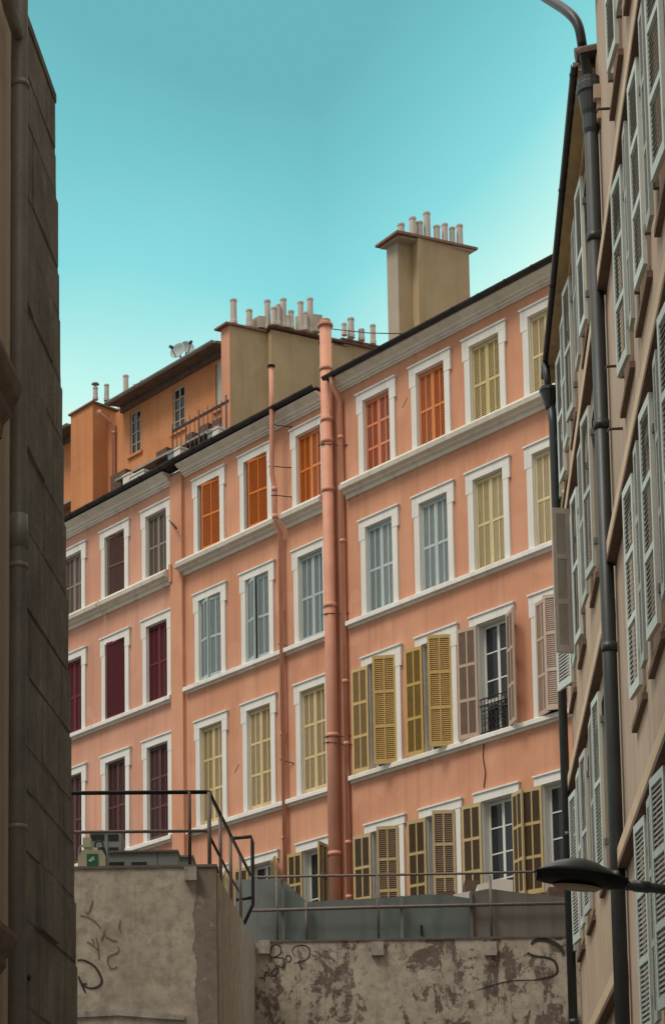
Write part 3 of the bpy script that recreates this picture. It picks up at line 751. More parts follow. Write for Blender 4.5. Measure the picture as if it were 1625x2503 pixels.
# satellite dishes
def dish(cx, cy, r, dy, nm, lab, off):
    P = FA.w(*([FA.px(cx, cy, off)[0], off, FA.px(cx, cy, off)[1]]))
    T = Thing('satellite_dish', lab, 'satellite dish', (P.x, P.y, P.z - .75), None, 'satellite dishes on the attic roof')
    nrm = Vector((dy, -1, .35)).normalized(); u = nrm.cross(Vector((0, 0, 1))).normalized(); v = u.cross(nrm)
    m = MB(); N = 20; rings = [(0, -.10), (.4, -.085), (.75, -.045), (1, 0), (1.03, .0), (1.0, -.02), (.7, -.07), (0, -.12)]
    vs = []
    for rr, dd in rings:
        for q in range(N):
            t = 2 * PI * q / N; vs.append(P + (u * math.cos(t) * rr * r * .9 + v * math.sin(t) * rr * r) + nrm * dd * (r / .35))
    fs = [(i * N + q, i * N + (q + 1) % N, (i + 1) * N + (q + 1) % N, (i + 1) * N + q) for i in range(len(rings) - 1) for q in range(N)]
    m.add(vs, fs, True); T.part('reflector', m, M['dish'])
    T.part('mast', MB().tube([P - nrm * .1, P - nrm * .2 - Vector((0, 0, .1)), P - nrm * .2 - Vector((0, 0, .95))], .03, 8), M['pipe_grey'])
    e = P - v * r * .7 + nrm * .35
    ob = T.part('feed_arm', MB().tube([P - v * r * .95, e], .016, 6), M['pipe_grey'])
    T.part('receiver', MB().tube([e, e + (P - e).normalized() * .12], .045, 8), M['blue_part'])
dish(434, 856, .25, -.5, 'a', 'grey satellite dish turned left above the attic eave', 3.6)
dish(459, 848, .21, .35, 'b', 'smaller grey satellite dish turned right, behind the other dish', 4.0)

# ================================================================== right hand street side
def wpx(fr, u, v, off=0): return fr.px(u, v, off)
HINGE = MB().box(-.022, .022, -.05, -.002, -.035, .035).mesh('hinge', M['old_iron'])
def street_window(T, c, zb, zt, w, near_a, far_a, key, key2=None, lw=.48, rows=3, sill=True, y0=-.03, far_lw=None, glaz=True):
    h = zt - zb; m = MB(); a = w / 2
    for s in (-1, 1):
        o1, o2 = s * a, s * (a - .015); m.box(min(o1, o2), max(o1, o2), .001, .2, 0, h)
        o1, o2 = s * (a - .015), s * (a - .06); m.box(min(o1, o2), max(o1, o2), .14, .19, .05, h - .05)
    m.box(-a + .015, a - .015, .14, .19, 0, .05); m.box(-a + .015, a - .015, .14, .19, h - .05, h)
    m.box(-.03, .03, .143, .187, .05, h - .05)
    for q in (1, 2): m.box(-a + .06, -.03, .15, .18, h * q / 3 - .015, h * q / 3 + .015); m.box(.03, a - .06, .15, .18, h * q / 3 - .015, h * q / 3 + .015)
    win = link('window', m.mesh('window', M['wallRfar']), T.e, Vector((c, 0, zb)) - T.base)
    link('pane', MB().box(-a + .02, a - .02, .16, .168, .01, h - .01).mesh('pane', M['glass']), win)
    if near_a is not None:
        leaf(win, key, lw, h + .04, rows, a - .004, y0, -.02, near_a, True, 1)
    if far_a is not None: leaf(win, key2 or key, far_lw or lw, h + .04, rows, -a + .004, y0 - .055, -.02, far_a, False, 1)
    if sill:
        link('sill', MB().box(-a - .06, a + .06, -.05, -.001, -.17, -.11).mesh('sill', M['bandR']), win)
    for z in (.25, h - .3):
        for s in (-1, 1): link('hinge', HINGE, win, (s * (a + .03), 0, z))
    return win
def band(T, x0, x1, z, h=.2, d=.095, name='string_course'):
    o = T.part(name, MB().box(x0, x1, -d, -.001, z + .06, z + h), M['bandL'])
    T.part('band_underside', MB().box(x0, x1, -d - .002, -.001, z, z + .058), M['bandR'], o)  # brown band: lit face and shaded underside put into the two colours

N = Thing('street_house', 'near beige house on the right edge, with pale blue louvred shutters and brown bands', 'house', (1, 0, -1.6), FW)
colsN = [(-2.02, .9), (-.46, .9), (1.16, .9), (2.78, .9), (4.4, .9), (6.02, .9)]
rowsN = [(11.42, 13.3), (8.47, 10.22), (5.47, 7.34), (2.45, 4.28)]
holes = [(c - w / 2, c + w / 2, a, b) for c, w in colsN for a, b in rowsN]
wl = MB(); wall_front(wl, -4.05, 13, -1.6, 15.2, holes); wall_body(wl, -4.05, 13, -1.6, 15.2, 7)
N.part('wall', wl, M['wallR'])
shed_roof(N, -4.05, 13, 15.2, 7, 1.4, -.45)
gutter(N, -4.05, 13, 15.2, yo=-.52, r=.09)
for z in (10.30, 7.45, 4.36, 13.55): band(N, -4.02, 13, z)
rnd = random.Random(3)
for i, (c, w) in enumerate(colsN):
    for r_, (a, b) in enumerate(rowsN):
        street_window(N, c, a, b, w, 6.5 + rnd.uniform(-2, 2), (None if i == 0 else 180 + rnd.uniform(-2, 1)), 'pale blue', 'faded grey', lw=.44, far_lw=.24)
        if i == 0:
            # a narrow blind slot beside the first column
            pass
# wall quoin, small bracket and hooks
x0, z0_ = FW.px(1490, 100)
N.part('corbel', MB().box(-4.04, -3.8, -.07, -.001, 12.3, 12.45).box(-4.04, -3.83, -.04, -.001, 12.1, 12.3), M['wallR'])
for u, v in ((1473, 266), (1495, 895), (1500, 1048)):
    x_, z_ = FW.px(u, v, -.08); N.part('wall_hook', MB().tube([(x_, -.001, z_), (x_, -.13, z_), (x_ + .03, -.15, z_ - .05)], .014, 5), M['rust_iron'])

Fh = Thing('street_house', 'far sandy house on the right, under a dark gutter with ochre eave board', 'house', (-8, 0, -1.6), FW)
colsF = [(-6.35, .85), (-8.55, .85), (-10.4, .85)]
rowsF = [(11.05, 12.7), (8.2, 10.0), (4.85, 6.75)]
holes = [(c - w / 2, c + w / 2, a, b) for c, w in colsF for a, b in rowsF]
wl = MB(); wall_front(wl, -11.08, -4.10, -1.6, 12.98, holes); wall_body(wl, -11.08, -4.10, -1.6, 12.98, 6)
Fh.part('wall', wl, M['wallRfar'])
Fh.part('eave_board', MB().extr([(-.001, 12.86), (-.04, 12.86), (-.05, 12.91), (-.175, 12.93), (-.175, 12.985), (-.001, 12.985)], -11.4, -4.3), M['soffit'])
gutter(Fh, -11.4, -4.3, 13.0, yo=-.215, r=.037, step=2.2); shed_roof(Fh, -11.08, -4.2, 13.06, 6, 1.1, -.16)
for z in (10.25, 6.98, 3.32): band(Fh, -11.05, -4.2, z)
for i, (c, w) in enumerate(colsF):
    for r_, (a, b) in enumerate(rowsF):
        if i == 2 and r_ == 1:
            wn = street_window(Fh, c, a, b, w, 21, None, 'pale blue', lw=.44)
            continue
        na, fa = ((5, 179), (8, 177), (6, 180))[(i + r_) % 3]
        wn = street_window(Fh, c, a, b, w, na, fa, 'faded grey' if (i + r_) % 2 else 'pale blue', 'pale blue' if i % 2 else 'faded grey', lw=.44, rows=2)
        if i == 1 and r_ == 1:
            leaf(wn, 'bare wood', .23, b - a + .05, 3, -w / 2 + .15, -.10, -.02, 72, False, 1, 'bare brown shutter leaf standing straight out')
# pipes of the street houses
def wp(u, v, off): x, z = FW.px(u, v, off); return (x, off, z)
px_ = -3.98
hz = FW.px(1445, 150, -.1)[1]
pj = [(px_, -.095, z, .09) for z in (10.9, 8.9, 6.6, 4.3)]
mp = drainpipe(N, [(px_, -.095, -1.6), (px_, -.095, hz - .3)], .072, 'pipe_dark', pj, [], 1.12)
N.part('hopper', MB().lathe(px_, -.095, [(.072, hz - .55), (.085, hz - .5), (.085, hz - .35), (.10, hz - .3), (.12, hz - .12), (.135, hz - .1), (.135, hz - .02), (.12, hz), (.12, hz + .05)], 16), M['pipe_dark'], mp)
sw = [wp(1423, 118, -.12), wp(1412, 62, -.16), wp(1385, 28, -.26), wp(1330, -8, -.46), wp(1310, -22, -.52)]
def smooth(pts, n=6):
    P = [Vector(p) for p in pts]; out = []
    for i in range(len(P) - 1):
        p0 = P[max(i - 1, 0)]; p1 = P[i]; p2 = P[i + 1]; p3 = P[min(i + 2, len(P) - 1)]
        for k in range(n):
            t = k / n; out.append(.5 * ((2 * p1) + (p2 - p0) * t + (2 * p0 - 5 * p1 + 4 * p2 - p3) * t * t + (3 * p1 - p0 - 3 * p2 + p3) * t ** 3))
    return out + [P[-1]]
N.part('swan_neck', MB().tube([(px_, -.095, hz)] + smooth(sw), .052, 12), M['pipe_dark'], mp)
hx, _, hz2 = wp(1340, 935, -.16)
hx = -10.95; hz2 = z_at(FW, hx, -.17, 985)
fp = drainpipe(Fh, [(hx, -.16, hz2), (hx, -.13, hz2 - .3), (hx, -.11, -1.6)], .06, 'pipe_dark', [(hx, -.11, z, .08) for z in (9.3, 6.4, 3.9)], [], 1.12)
Fh.part('hopper', MB().lathe(hx, -.17, [(.06, hz2 - .08), (.09, hz2 + .03), (.125, hz2 + .15), (.135, hz2 + .16), (.135, hz2 + .20), (.12, hz2 + .21)], 12), M['pipe_dark'], fp)
Fh.part('outlet', MB().tube([(hx, -.17, hz2 + .18), (hx + .03, -.19, hz2 + .3), (hx + .03, -.21, 12.99)], .05, 8), M['pipe_dark'], fp)

# ================================================================== left hand street side
ex, _ = FL.px(24, 1200)
Ln = Thing('corner_house', 'brown beige house at the left edge, with heavy mouldings and a zinc pipe', 'house', (-2, 0, -1.6), FL)
wl = MB(); wall_front(wl, -12, ex, -1.6, 16, []); wall_body(wl, -12, ex, -1.6, 16, 6)
Ln.part('wall', wl, M['wallLnear'])
shed_roof(Ln, -12, ex, 16, 6, 1.3, -.3)
def lmould(v_line, x_end_px, hh, scale):
    u, v = x_end_px; x1, zt_ = FL.px(u, v, -.17 * scale)
    prof = [(-.001, -hh), (-.05 * scale, -hh), (-.06 * scale, -hh * .75), (-.10 * scale, -hh * .6), (-.10 * scale, -hh * .45), (-.15 * scale, -hh * .3), (-.17 * scale, -.03), (-.17 * scale, 0), (-.001, .03)]
    Ln.part('string_course', MB().extr([(y, zt_ + q) for y, q in prof], -12, x1), M['moulding'])
lmould(None, (56, 938), .33, 1.0)
lmould(None, (44, 2285), .30, .9)
pc, _ = FL.px(47, 1250, -.09)
pipe_z = [FL.px(47, v, -.09)[1] for v in (200, 1300, 1385, 2025)]
lp = drainpipe(Ln, [(pc, -.09, -1.6), (pc, -.09, FL.px(47, 10, -.09)[1]), (pc, -.09, 15.9)], .048, 'pipe_grey', [(pc, -.09, pipe_z[0], .035), (pc, -.09, pipe_z[1], .2), (pc, -.09, pipe_z[2], .03), (pc, -.09, pipe_z[3], .03)], [], 1.15)
b0 = FL.px(25, 22, -.09); b1 = FL.px(45, 75, -.09)
Ln.part('pipe_branch', MB().tube([(b0[0] - .5, -.05, b0[1] + .45), (b0[0], -.09, b0[1]), (b1[0], -.09, b1[1] - .02)], .04, 10), M['pipe_grey'], lp)

# stone corner building
edge = [(134, 205), (143, 600), (151, 900), (160, 1250), (176, 1860), (192, 2503)]
zt_ = FL.px(70, 40)[1]
pts = [FL.px(u, v) for u, v in edge]
St = Thing('stone_building', 'dark weathered stone wall with a leaning right corner, beside the zinc pipe', 'building', (ex + .5, 0, -1.6), FL)
ptsb = pts + [(pts[-1][0] + .06, -1.6)]
ztop = FL.px(66, 66)[1]
prof = [(ex, ztop)] + [(p[0], p[1]) for p in [(pts[0][0] - .005, ztop)] + pts[1:]] + [(ptsb[-1][0], -1.6), (ex, -1.6)]
wm = MB(); rr = random.Random(5)
# corner line, roughened
cor = []
zz = ztop
line = [(pts[0][0] - .005, ztop)] + pts[1:] + [ptsb[-1]]
def cx_at(z):
    for (xa, za), (xb, zb_) in zip(line, line[1:]):
        if zb_ <= z <= za: return xa + (xb - xa) * (za - z) / (za - zb_)
    return line[-1][0]
nz = 60; zs = [ztop - (ztop + 1.6) * k / nz for k in range(nz + 1)]
cor = [(cx_at(z) + rr.uniform(-.012, .012), z) for z in zs]
vs = []; fs = []
for k, (x, z) in enumerate(cor):
    y = rr.uniform(-.004, .004); vs += [(ex, .0, z), (x - .03, 0, z), (x, .03 + y, z), (x + .05, 6, z), (ex, 6, z)]
for k in range(nz):
    for q in range(4): fs.append((k * 5 + q, (k + 1) * 5 + q, (k + 1) * 5 + q + 1, k * 5 + q + 1))
fs.append((0, 1, 2, 3, 4))
wm.add(vs, fs)
z = -1.6; row = 0
while z < ztop - .05:          # rough ashlar: every block stands proud by its own amount
    hh = rr.uniform(.2, .55); z1 = min(z + hh, ztop); x = ex - rr.uniform(0, .3)
    xmax = min(cx_at(z), cx_at(z1)) - .012
    while x < xmax - .02:
        x1 = min(x + rr.uniform(.3, 1.1), xmax)
        if xmax - x1 < .2: x1 = xmax
        last = x1 >= xmax
        xa = max(x, ex); p = rr.choice((.004, .006, .008, .012, .03)) * rr.uniform(.8, 1.3); q = rr.uniform(.010, .02)
        if x1 - xa > .05:
            jz = rr.uniform(-.012, .012); jz2 = rr.uniform(-.012, .012)
            q2 = .004 if last else q
            p = min(p, .012) if last else p
            o_ = [(xa + .004, .004, z + .005), (x1 - .004, .004, z + .005), (x1 - .004, .004, z1 - .005), (xa + .004, .004, z1 - .005)]
            i_ = [(xa + q, -p, z + q + jz), (x1 - q2, -p * rr.uniform(.6, 1.2), z + q), (x1 - q2, -p, z1 - q + jz2 * .5), (xa + q, -p * rr.uniform(.6, 1.2), z1 - q)]
            wm.add(o_ + i_, [(4, 5, 6, 7), (0, 1, 5, 4), (1, 2, 6, 5), (2, 3, 7, 6), (3, 0, 4, 7)])
        x = x1
    z = z1
St.part('wall', wm, M['stone'])
cpx = FL.px(112, 92, -.05)[0]
St.part('coping', MB().box(ex - .0, line[0][0] + .0, -.015, 5.9, FL.px(70, 75)[1], FL.px(70, 75)[1] + .06).box(ex, cpx, -.0, 5.8, ztop + .001, FL.px(66, 31)[1]), M['stone'])
St.part('drain_hole', MB().tube([(FL.px(68, 2390)[0], -.02, FL.px(68, 2390)[1]), (FL.px(68, 2390)[0], .05, FL.px(68, 2390)[1])], .02, 10), M['iron'])
# ================================================================== retaining wall, stairs and what stands on it
YF, YB = 20.0, 30.0
def p3(u, v, Y): return at_y(u, v, Y)
zF = p3(360, 2122, YF).z; zB = p3(1000, 2298, YB).z
xE = p3(530, 2300, YF).x; xE2 = xE + .02
W = Thing('retaining_wall', 'stained cement retaining wall with graffiti, closing the end of the street', 'wall', (-1, YF, -1.6))
blk = MB(); blk.prism([(-7, YF), (xE, YF), (xE, YF + .30), (-7, YF + .30)], -1.6, zF)
W.part('front_wall', blk, M['ret_block'])
sd = MB().add([(xE - .003, YF + .3, -1.6), (xE - .003, YB, -1.6), (xE - .003, YB, zB), (xE - .003, YF + .3, zF), (xE - .30, YF + .3, -1.6), (xE - .30, YB, -1.6), (xE - .30, YB, zB), (xE - .30, YF + .3, zF)],
              [(0, 1, 2, 3), (7, 6, 5, 4), (3, 2, 6, 7), (1, 5, 6, 2), (0, 3, 7, 4)])
W.part('stair_wall', sd, M['ret_side'])
W.part('back_wall', MB().box(xE + .0, 9, YB, YB + .35, -1.6, zB), M['ret_back'])
W.part('landing', MB().box(-7, xE - .3, YF + .3, YF + 2.2, zF - .3, zF - .03), M['paving'])
st = MB(); ns = 9
for k in range(ns):
    st.box(-3.2, xE - .302, YF + 2.2 + k * .82, YF + 2.2 + (k + 1) * .82, zF - .35, zF - .03 + (k + 1) * (zB - zF) / ns)
W.part('stair', st, M['paving'])
W.part('coping', MB().box(-7, xE + .012, YF - .012, YF + .32, zF, zF + .028).box(xE + .03, 9, YB - .015, YB + .38, zB, zB + .03), M['coping'])
bl = MB()
for u, v, Y in ((467, 2140, YF), (645, 2318, YB), (922, 2322, YB), (1198, 2322, YB)):
    q = p3(u, v, Y); s_ = Y / FPX * 15; bl.box(q.x - s_, q.x + s_, Y - .07, Y - .001, q.z - s_, q.z + s_ * 1.25)
W.part('rail_socket', bl, M['ret_side'])
# stubborn ledge near the bottom of the block
z_ = p3(300, 2475, YF).z
W.part('ledge', MB().slab([(-3.0, z_), (-2.1, z_ + .03), (-1.7, z_ - .01), (-1.45, z_ - .04), (-1.45, z_ - .09), (-1.8, z_ - .06), (-2.1, z_ - .03), (-3.0, z_ - .06)], YF - .02, YF - .001), M['ret_side'])
# graffiti: brush-wide ribbons lying on the wall
def stroke(mb, pts, Y, w):
    P = smooth([tuple(p3(u, v, Y)) for u, v in pts], 5) if len(pts) > 2 else [Vector(p3(u, v, Y)) for u, v in pts]
    n = len(P); L = []; Rr = []
    for i, p in enumerate(P):
        d = P[min(i + 1, n - 1)] - P[max(i - 1, 0)]; d.y = 0; d.normalize(); s = Vector((-d.z, 0, d.x))
        ww = w * (.55 + .45 * math.sin(PI * min(1, max(0, (i + .6) / n))))
        L.append((p.x + s.x * ww, Y - .004, p.z + s.z * ww)); Rr.append((p.x - s.x * ww, Y - .004, p.z - s.z * ww))
    vs = L + Rr; mb.add(vs, [(i, i + 1, n + i + 1, n + i) for i in range(n - 1)])
g4 = lambda x, y: (180 + x / 6.4375, 2180 + y / 6.4375)
g5 = lambda x, y: (600 + x / 3.8625, 2270 + y / 3.8625)
g6 = lambda x, y: (1000 + x / 3.8625, 2270 + y / 3.8625)
mb = MB()
for L_ in ([(60, 1075), (170, 1080), (330, 1170), (430, 1330), (440, 1440), (360, 1505), (250, 1515), (150, 1470)], [(80, 1330), (130, 1450), (190, 1590)], [(150, 1455), (215, 1450)]):
    stroke(mb, [g4(*p) for p in L_], YF, .0115)
W.part('graffiti', mb, M['paint_black'])
mb = MB()
for L_ in ([(310, 130), (270, 260), (230, 345), (190, 310)], [(100, 375), (220, 395), (340, 470), (435, 575)], [(490, 590), (470, 690), (430, 775)], [(500, 700), (620, 765), (690, 775)], [(740, 440), (720, 560), (745, 640)],
           [(690, 860), (720, 910), (680, 965), (570, 1010), (540, 1080), (570, 1180), (630, 1210), (685, 1170)], [(210, 785), (320, 850), (390, 920)], [(355, 715), (385, 830), (395, 930), (403, 1070)], [(300, 740), (330, 830)]):
    stroke(mb, [g4(*p) for p in L_], YF, .009)
W.part('faded_graffiti', mb, M['paint_faded'])
mb = MB()
for L_ in ([(128, 120), (124, 225), (220, 228)], [(235, 230), (250, 170), (300, 150), (335, 190), (325, 240), (260, 272), (230, 250)], [(250, 272), (330, 275), (375, 290)],
           [(400, 310), (380, 280), (400, 250), (430, 275), (415, 312), (395, 318)], [(470, 270), (440, 205), (480, 165), (560, 160), (605, 200), (595, 270), (540, 308), (490, 320), (460, 325)], [(500, 315), (535, 395)],
           [(130, 465), (180, 470), (175, 510)], [(180, 470), (195, 405), (220, 450)], [(250, 470), (250, 410), (290, 370), (310, 390), (280, 440), (250, 450)], [(275, 440), (292, 480)], [(310, 350), (345, 365), (372, 340), (370, 290)]):
    stroke(mb, [g5(*p) for p in L_], YB, .009)
W.part('graffiti', mb, M['paint_black'])
mb = MB()
stroke(mb, [g6(*p) for p in [(1150, 150), (1190, 112), (1270, 105), (1370, 140), (1430, 190), (1455, 245)]], YB, .034)
stroke(mb, [g6(*p) for p in [(1115, 225), (1180, 258), (1300, 275), (1370, 310), (1395, 380), (1380, 430), (1300, 462), (1180, 485)]], YB, .02)
stroke(mb, [g6(*p) for p in [(1180, 485), (1000, 490), (850, 515), (640, 580)]], YB, .009)
W.part('graffiti', mb, M['paint_black'])

# stair railing
T = Thing('stair_railing', 'black iron railing round the landing and down along the stairs, on the stained block', 'railing', (-1.2, YF, zF))
Yr = YF + .12
tl = p3(183, 1931, Yr); tr = p3(511, 1936, Yr)
tl.x = -6
dl = p3(612, 2138, 28.7)
T.part('handrail', MB().tube([tl, tr, dl], .022, 8), M['iron'])
mlp = p3(183, 2029, Yr); mr = p3(505, 2031, Yr); mlp.x = -6
T.part('mid_rail', MB().tube([mlp, mr, p3(512, 2040, Yr + .05)], .017, 8), M['old_iron'])
T.part('mid_rail', MB().tube([p3(513, 2045, Yr + .05), p3(562, 2141, 24.3), p3(590, 2190, 27.2)], .016, 8), M['iron'])
for u, vt in ((463, 1935),):
    a = p3(u, vt, Yr); T.part('post', MB().tube([a, (a.x, a.y, zF)], .018, 8), M['rust_iron'])
a = p3(511, 1936, Yr); T.part('post', MB().tube([a, (a.x, a.y, zF)], .020, 8), M['old_iron'])
for u in (538, 563, 587):
    Y = 20.12 + (u - 511) / (612 - 511) * 1.0
    # the post's Y follows from the rail's plan position
    t = None
    best = min((abs(u - (CXP + FPX * ((tr + (dl - tr) * k / 200).dot(_RC)) / ((tr + (dl - tr) * k / 200).dot(_F)))), k) for k in range(201))[1]
    q = tr + (dl - tr) * best / 200
    zb_ = zF + (zB - zF) * (q.y - YF) / (YB - YF)
    T.part('post', MB().tube([q, (q.x, q.y, zb_)], .020, 8), M['old_iron'])
Yg = 29.2
T.part('gate_frame', MB().tube([p3(569, 2049, Yg), p3(614, 2045, Yg), p3(617, 2060, Yg), p3(618, 2211, Yg), p3(585, 2283, Yg)], .028, 8).tube([p3(577, 2199, Yg), p3(617, 2194, Yg)], .026, 8), M['iron'])

# terrace railing and sheet metal
T = Thing('terrace_railing', 'slim iron railing of two rails along the top of the back wall', 'railing', (1, YB + .1, zB))
Yt = YB + .1
T.part('top_rail', MB().tube([p3(620, 2144, Yt), p3(850, 2140, Yt), p3(1100, 2136, Yt), p3(1420, 2128, Yt)], .019, 8), M['old_iron'])
T.part('low_rail', MB().tube([p3(616, 2226, Yt), p3(900, 2218, Yt), p3(1420, 2207, Yt)], .026, 8), M['old_iron'])
for u in (676, 748, 922, 1197):
    a = p3(u, 2140, Yt) if u not in (748,) else p3(u, 2205, Yt); T.part('post', MB().tube([a, (a.x, a.y, zB)], .02, 8), M['old_iron'])
Yp = YB + .22
T = Thing('sheet_fence', 'blue grey sheet metal fence with a sloped left end, behind the slim railing', 'fence', (0, Yp, zB))
def sheet(pts, mat, y0=0.0, nm='sheet'):
    P = [p3(u, v, Yp + y0) for u, v in pts]; T.part(nm, MB().slab([(p.x, p.z) for p in P], Yp + y0, Yp + y0 + .03), M[mat])
sheet([(575, 2312), (575, 2150), (690, 2148), (748, 2203), (748, 2312)], 'panel')
sheet([(749, 2312), (749, 2204), (860, 2199), (979, 2191), (979, 2312)], 'panel')
sheet([(1148, 2312), (980, 2312), (980, 2191), (1040, 2186), (1090, 2187), (1148, 2196)], 'panel', .02)
sheet([(1149, 2312), (1149, 2181), (1195, 2172), (1270, 2182), (1390, 2194), (1440, 2196), (1440, 2312)], 'panel_brown', -.04)
for u, v in ((690, 2150), (749, 2204), (980, 2190), (1150, 2180)):
    a = p3(u, v, Yp - .08); T.part('post', MB().box(a.x - .022, a.x + .022, Yp - .09, Yp - .045, zB + .051, a.z), M['panel_brown'] if u > 1100 else M['panel'])
a = p3(1030, 2270, Yp - .03); T.part('slot', MB().box(a.x - .02, a.x + .02, Yp - .012, Yp - .001, a.z - .1, a.z + .06), M['duct_dark'])

# white casings behind the fence
def casing(pts, Y, D, mat, lab, name, cat, z0):
    P = [p3(u, v, Y) for u, v in pts]; m = MB().slab([(p.x, p.z) for p in P], Y, Y + D)
    m2 = [p for p in P]
    solo(name, m, M[mat], (sum(p.x for p in P) / len(P), Y, z0), lab, cat)
z0c = p3(1200, 2230, 32).z
casing([(1166, 2230), (1166, 2163), (1220, 2148), (1253, 2151), (1254, 2230)], 32, .8, 'white_box', 'off white casing with sloped lid, showing above the brown fence sheet', 'lidded_casing', 'air conditioner', z0c)
casing([(1108, 2235), (1108, 2186), (1150, 2178), (1150, 2235)], 31.5, .6, 'white_box', 'low pale casing peeping over the fence left of the taller one', 'storage_box', 'box', z0c)
TB = Thing('board_pile', 'brown weathered boards stacked behind the fence, before the open ochre shutters', 'boards', (p3(1100, 2180, 33).x, 33, 5.25))
for (u0_, u1_, v0_) in ((1070, 1112, 2180), (1135, 1168, 2152), (1340, 1400, 2168)):
    a = p3(u0_, v0_, 33); b = p3(u1_, v0_ - 3, 33); TB.part('board', MB().box(a.x, b.x, 33, 33.6, 5.25, a.z), M['tarp'])

# grey cabinets on the landing
Yc = YF + .5
gq = lambda x, y: (170 + x / 5.15, 1990 + y / 5.15)
T = Thing('grey_cabinet', 'long light grey metal cabinet with two dark slots, standing on the landing', 'cabinet', (-2, Yc, zF))
a = p3(*gq(490, 490), Yc); b = p3(*gq(1110, 490), Yc); c_ = p3(*gq(1360, 490), Yc)
T.part('body', MB().box(a.x, b.x - .004, Yc, Yc + .4, zF - .03, a.z).box(b.x + .004, c_.x, Yc, Yc + .4, zF - .03, a.z).box(b.x - .004, b.x + .004, Yc + .02, Yc + .4, zF - .03, a.z - .01), M['duct'])
T.part('lid', MB().box(a.x - .01, c_.x + .01, Yc - .02, Yc + .42, a.z, a.z + .02), M['coping'])
for xa, xb in ((500, 690), (780, 975)):
    p = p3(*gq(xa, 605), Yc); q = p3(*gq(xb, 660), Yc); T.part('slot', MB().box(p.x, q.x, Yc - .004, Yc - .001, max(q.z, zF + .055), p.z), M['duct_dark'])
T = Thing('louvre_unit', 'taller grey unit with three dark louvre slots behind the cream box', 'cabinet', (-2.4, Yc + .5, zF))
Yl = Yc + .5
a = p3(*gq(255, 225), Yl); b = p3(*gq(650, 480), Yl)
T.part('body', MB().box(a.x, b.x, Yl, Yl + .4, zF - .03, a.z), M['duct'])
sl = MB()
for y0_, y1_ in ((255, 335), (420, 470)):
    for xa, xb in ((270, 440), (480, 620)):
        p = p3(*gq(xa, y0_), Yl); q = p3(*gq(xb, y1_), Yl); sl.box(p.x, q.x, Yl - .004, Yl - .001, q.z, p.z)
T.part('louvre', sl, M['duct_dark'])
a = p3(436 + 2, 2096, Yc + .8); b = p3(560, 2096, Yc + .8)
solo('grey_box', MB().box(a.x, xE - .32, Yc + .8, Yc + 1.3, zF - .03, a.z).box(a.x - .01, xE - .31, Yc + .78, Yc + 1.32, a.z, a.z + .02), M['panel'], (a.x, Yc + .8, zF - .03), 'low plain dark grey box on the landing behind the railing post', 'box')
# cream box with green sign
Yu = YF + .2
T = Thing('emergency_light', 'cream box with a green pictogram panel, at the left end of the landing', 'sign box', (-2.4, Yu, zF))
P = [p3(*gq(x, y), Yu) for x, y in ((108, 660), (108, 540), (165, 450), (410, 450), (455, 520), (455, 660))]
T.part('body', MB().slab([(p.x, p.z) for p in P], Yu, Yu + .25), M['cream_box'])
p = p3(*gq(222, 505), Yu); q = p3(*gq(360, 650), Yu)
sg_ = T.part('sign_panel', MB().box(p.x, q.x, Yu - .012, Yu - .001, q.z, p.z), M['green_sign'])
P = [p3(*gq(x, y), Yu - .014) for x, y in ((240, 580), (290, 535), (308, 528), (325, 590), (305, 572), (280, 602), (250, 598))]
T.part('pictogram', MB().slab([(v.x, v.z) for v in P], Yu - .016, Yu - .0125), M['sign_white'], sg_)
p = p3(*gq(165, 285), Yu); q = p3(*gq(265, 400), Yu)
T.part('junction_box', MB().box(p.x, q.x, Yu + .03, Yu + .17, q.z, p.z).box(q.x + .02, q.x + .07, Yu + .03, Yu + .12, q.z - .08, q.z - .01), M['cream_box'])
p = p3(*gq(368, 375), Yu)
T.part('cable_loop', MB().tube([(p.x + .042 * math.cos(t), Yu + .05, p.z + .042 * math.sin(t)) for t in [2 * PI * k / 16 for k in range(17)]], .009, 6).tube([(p.x + .042, Yu + .05, p.z), p3(*gq(450, 470), Yu + .05), p3(*gq(470, 580), Yu + .05)], .009, 6), M['iron'])
T.part('conduit', MB().tube(smooth([p3(*gq(400, 205), Yu + .02), p3(*gq(450, 240), Yu + .02), p3(*gq(475, 300), Yu + .02), p3(*gq(482, 450), Yu + .02), p3(*gq(478, 660), Yu + .02)]), .012, 8)
       .tube(smooth([p3(*gq(125, 540), Yu + .06), p3(*gq(125, 450), Yu + .06), p3(*gq(160, 400), Yu + .06), p3(*gq(220, 402), Yu + .06)]), .010, 6), M['duct'])

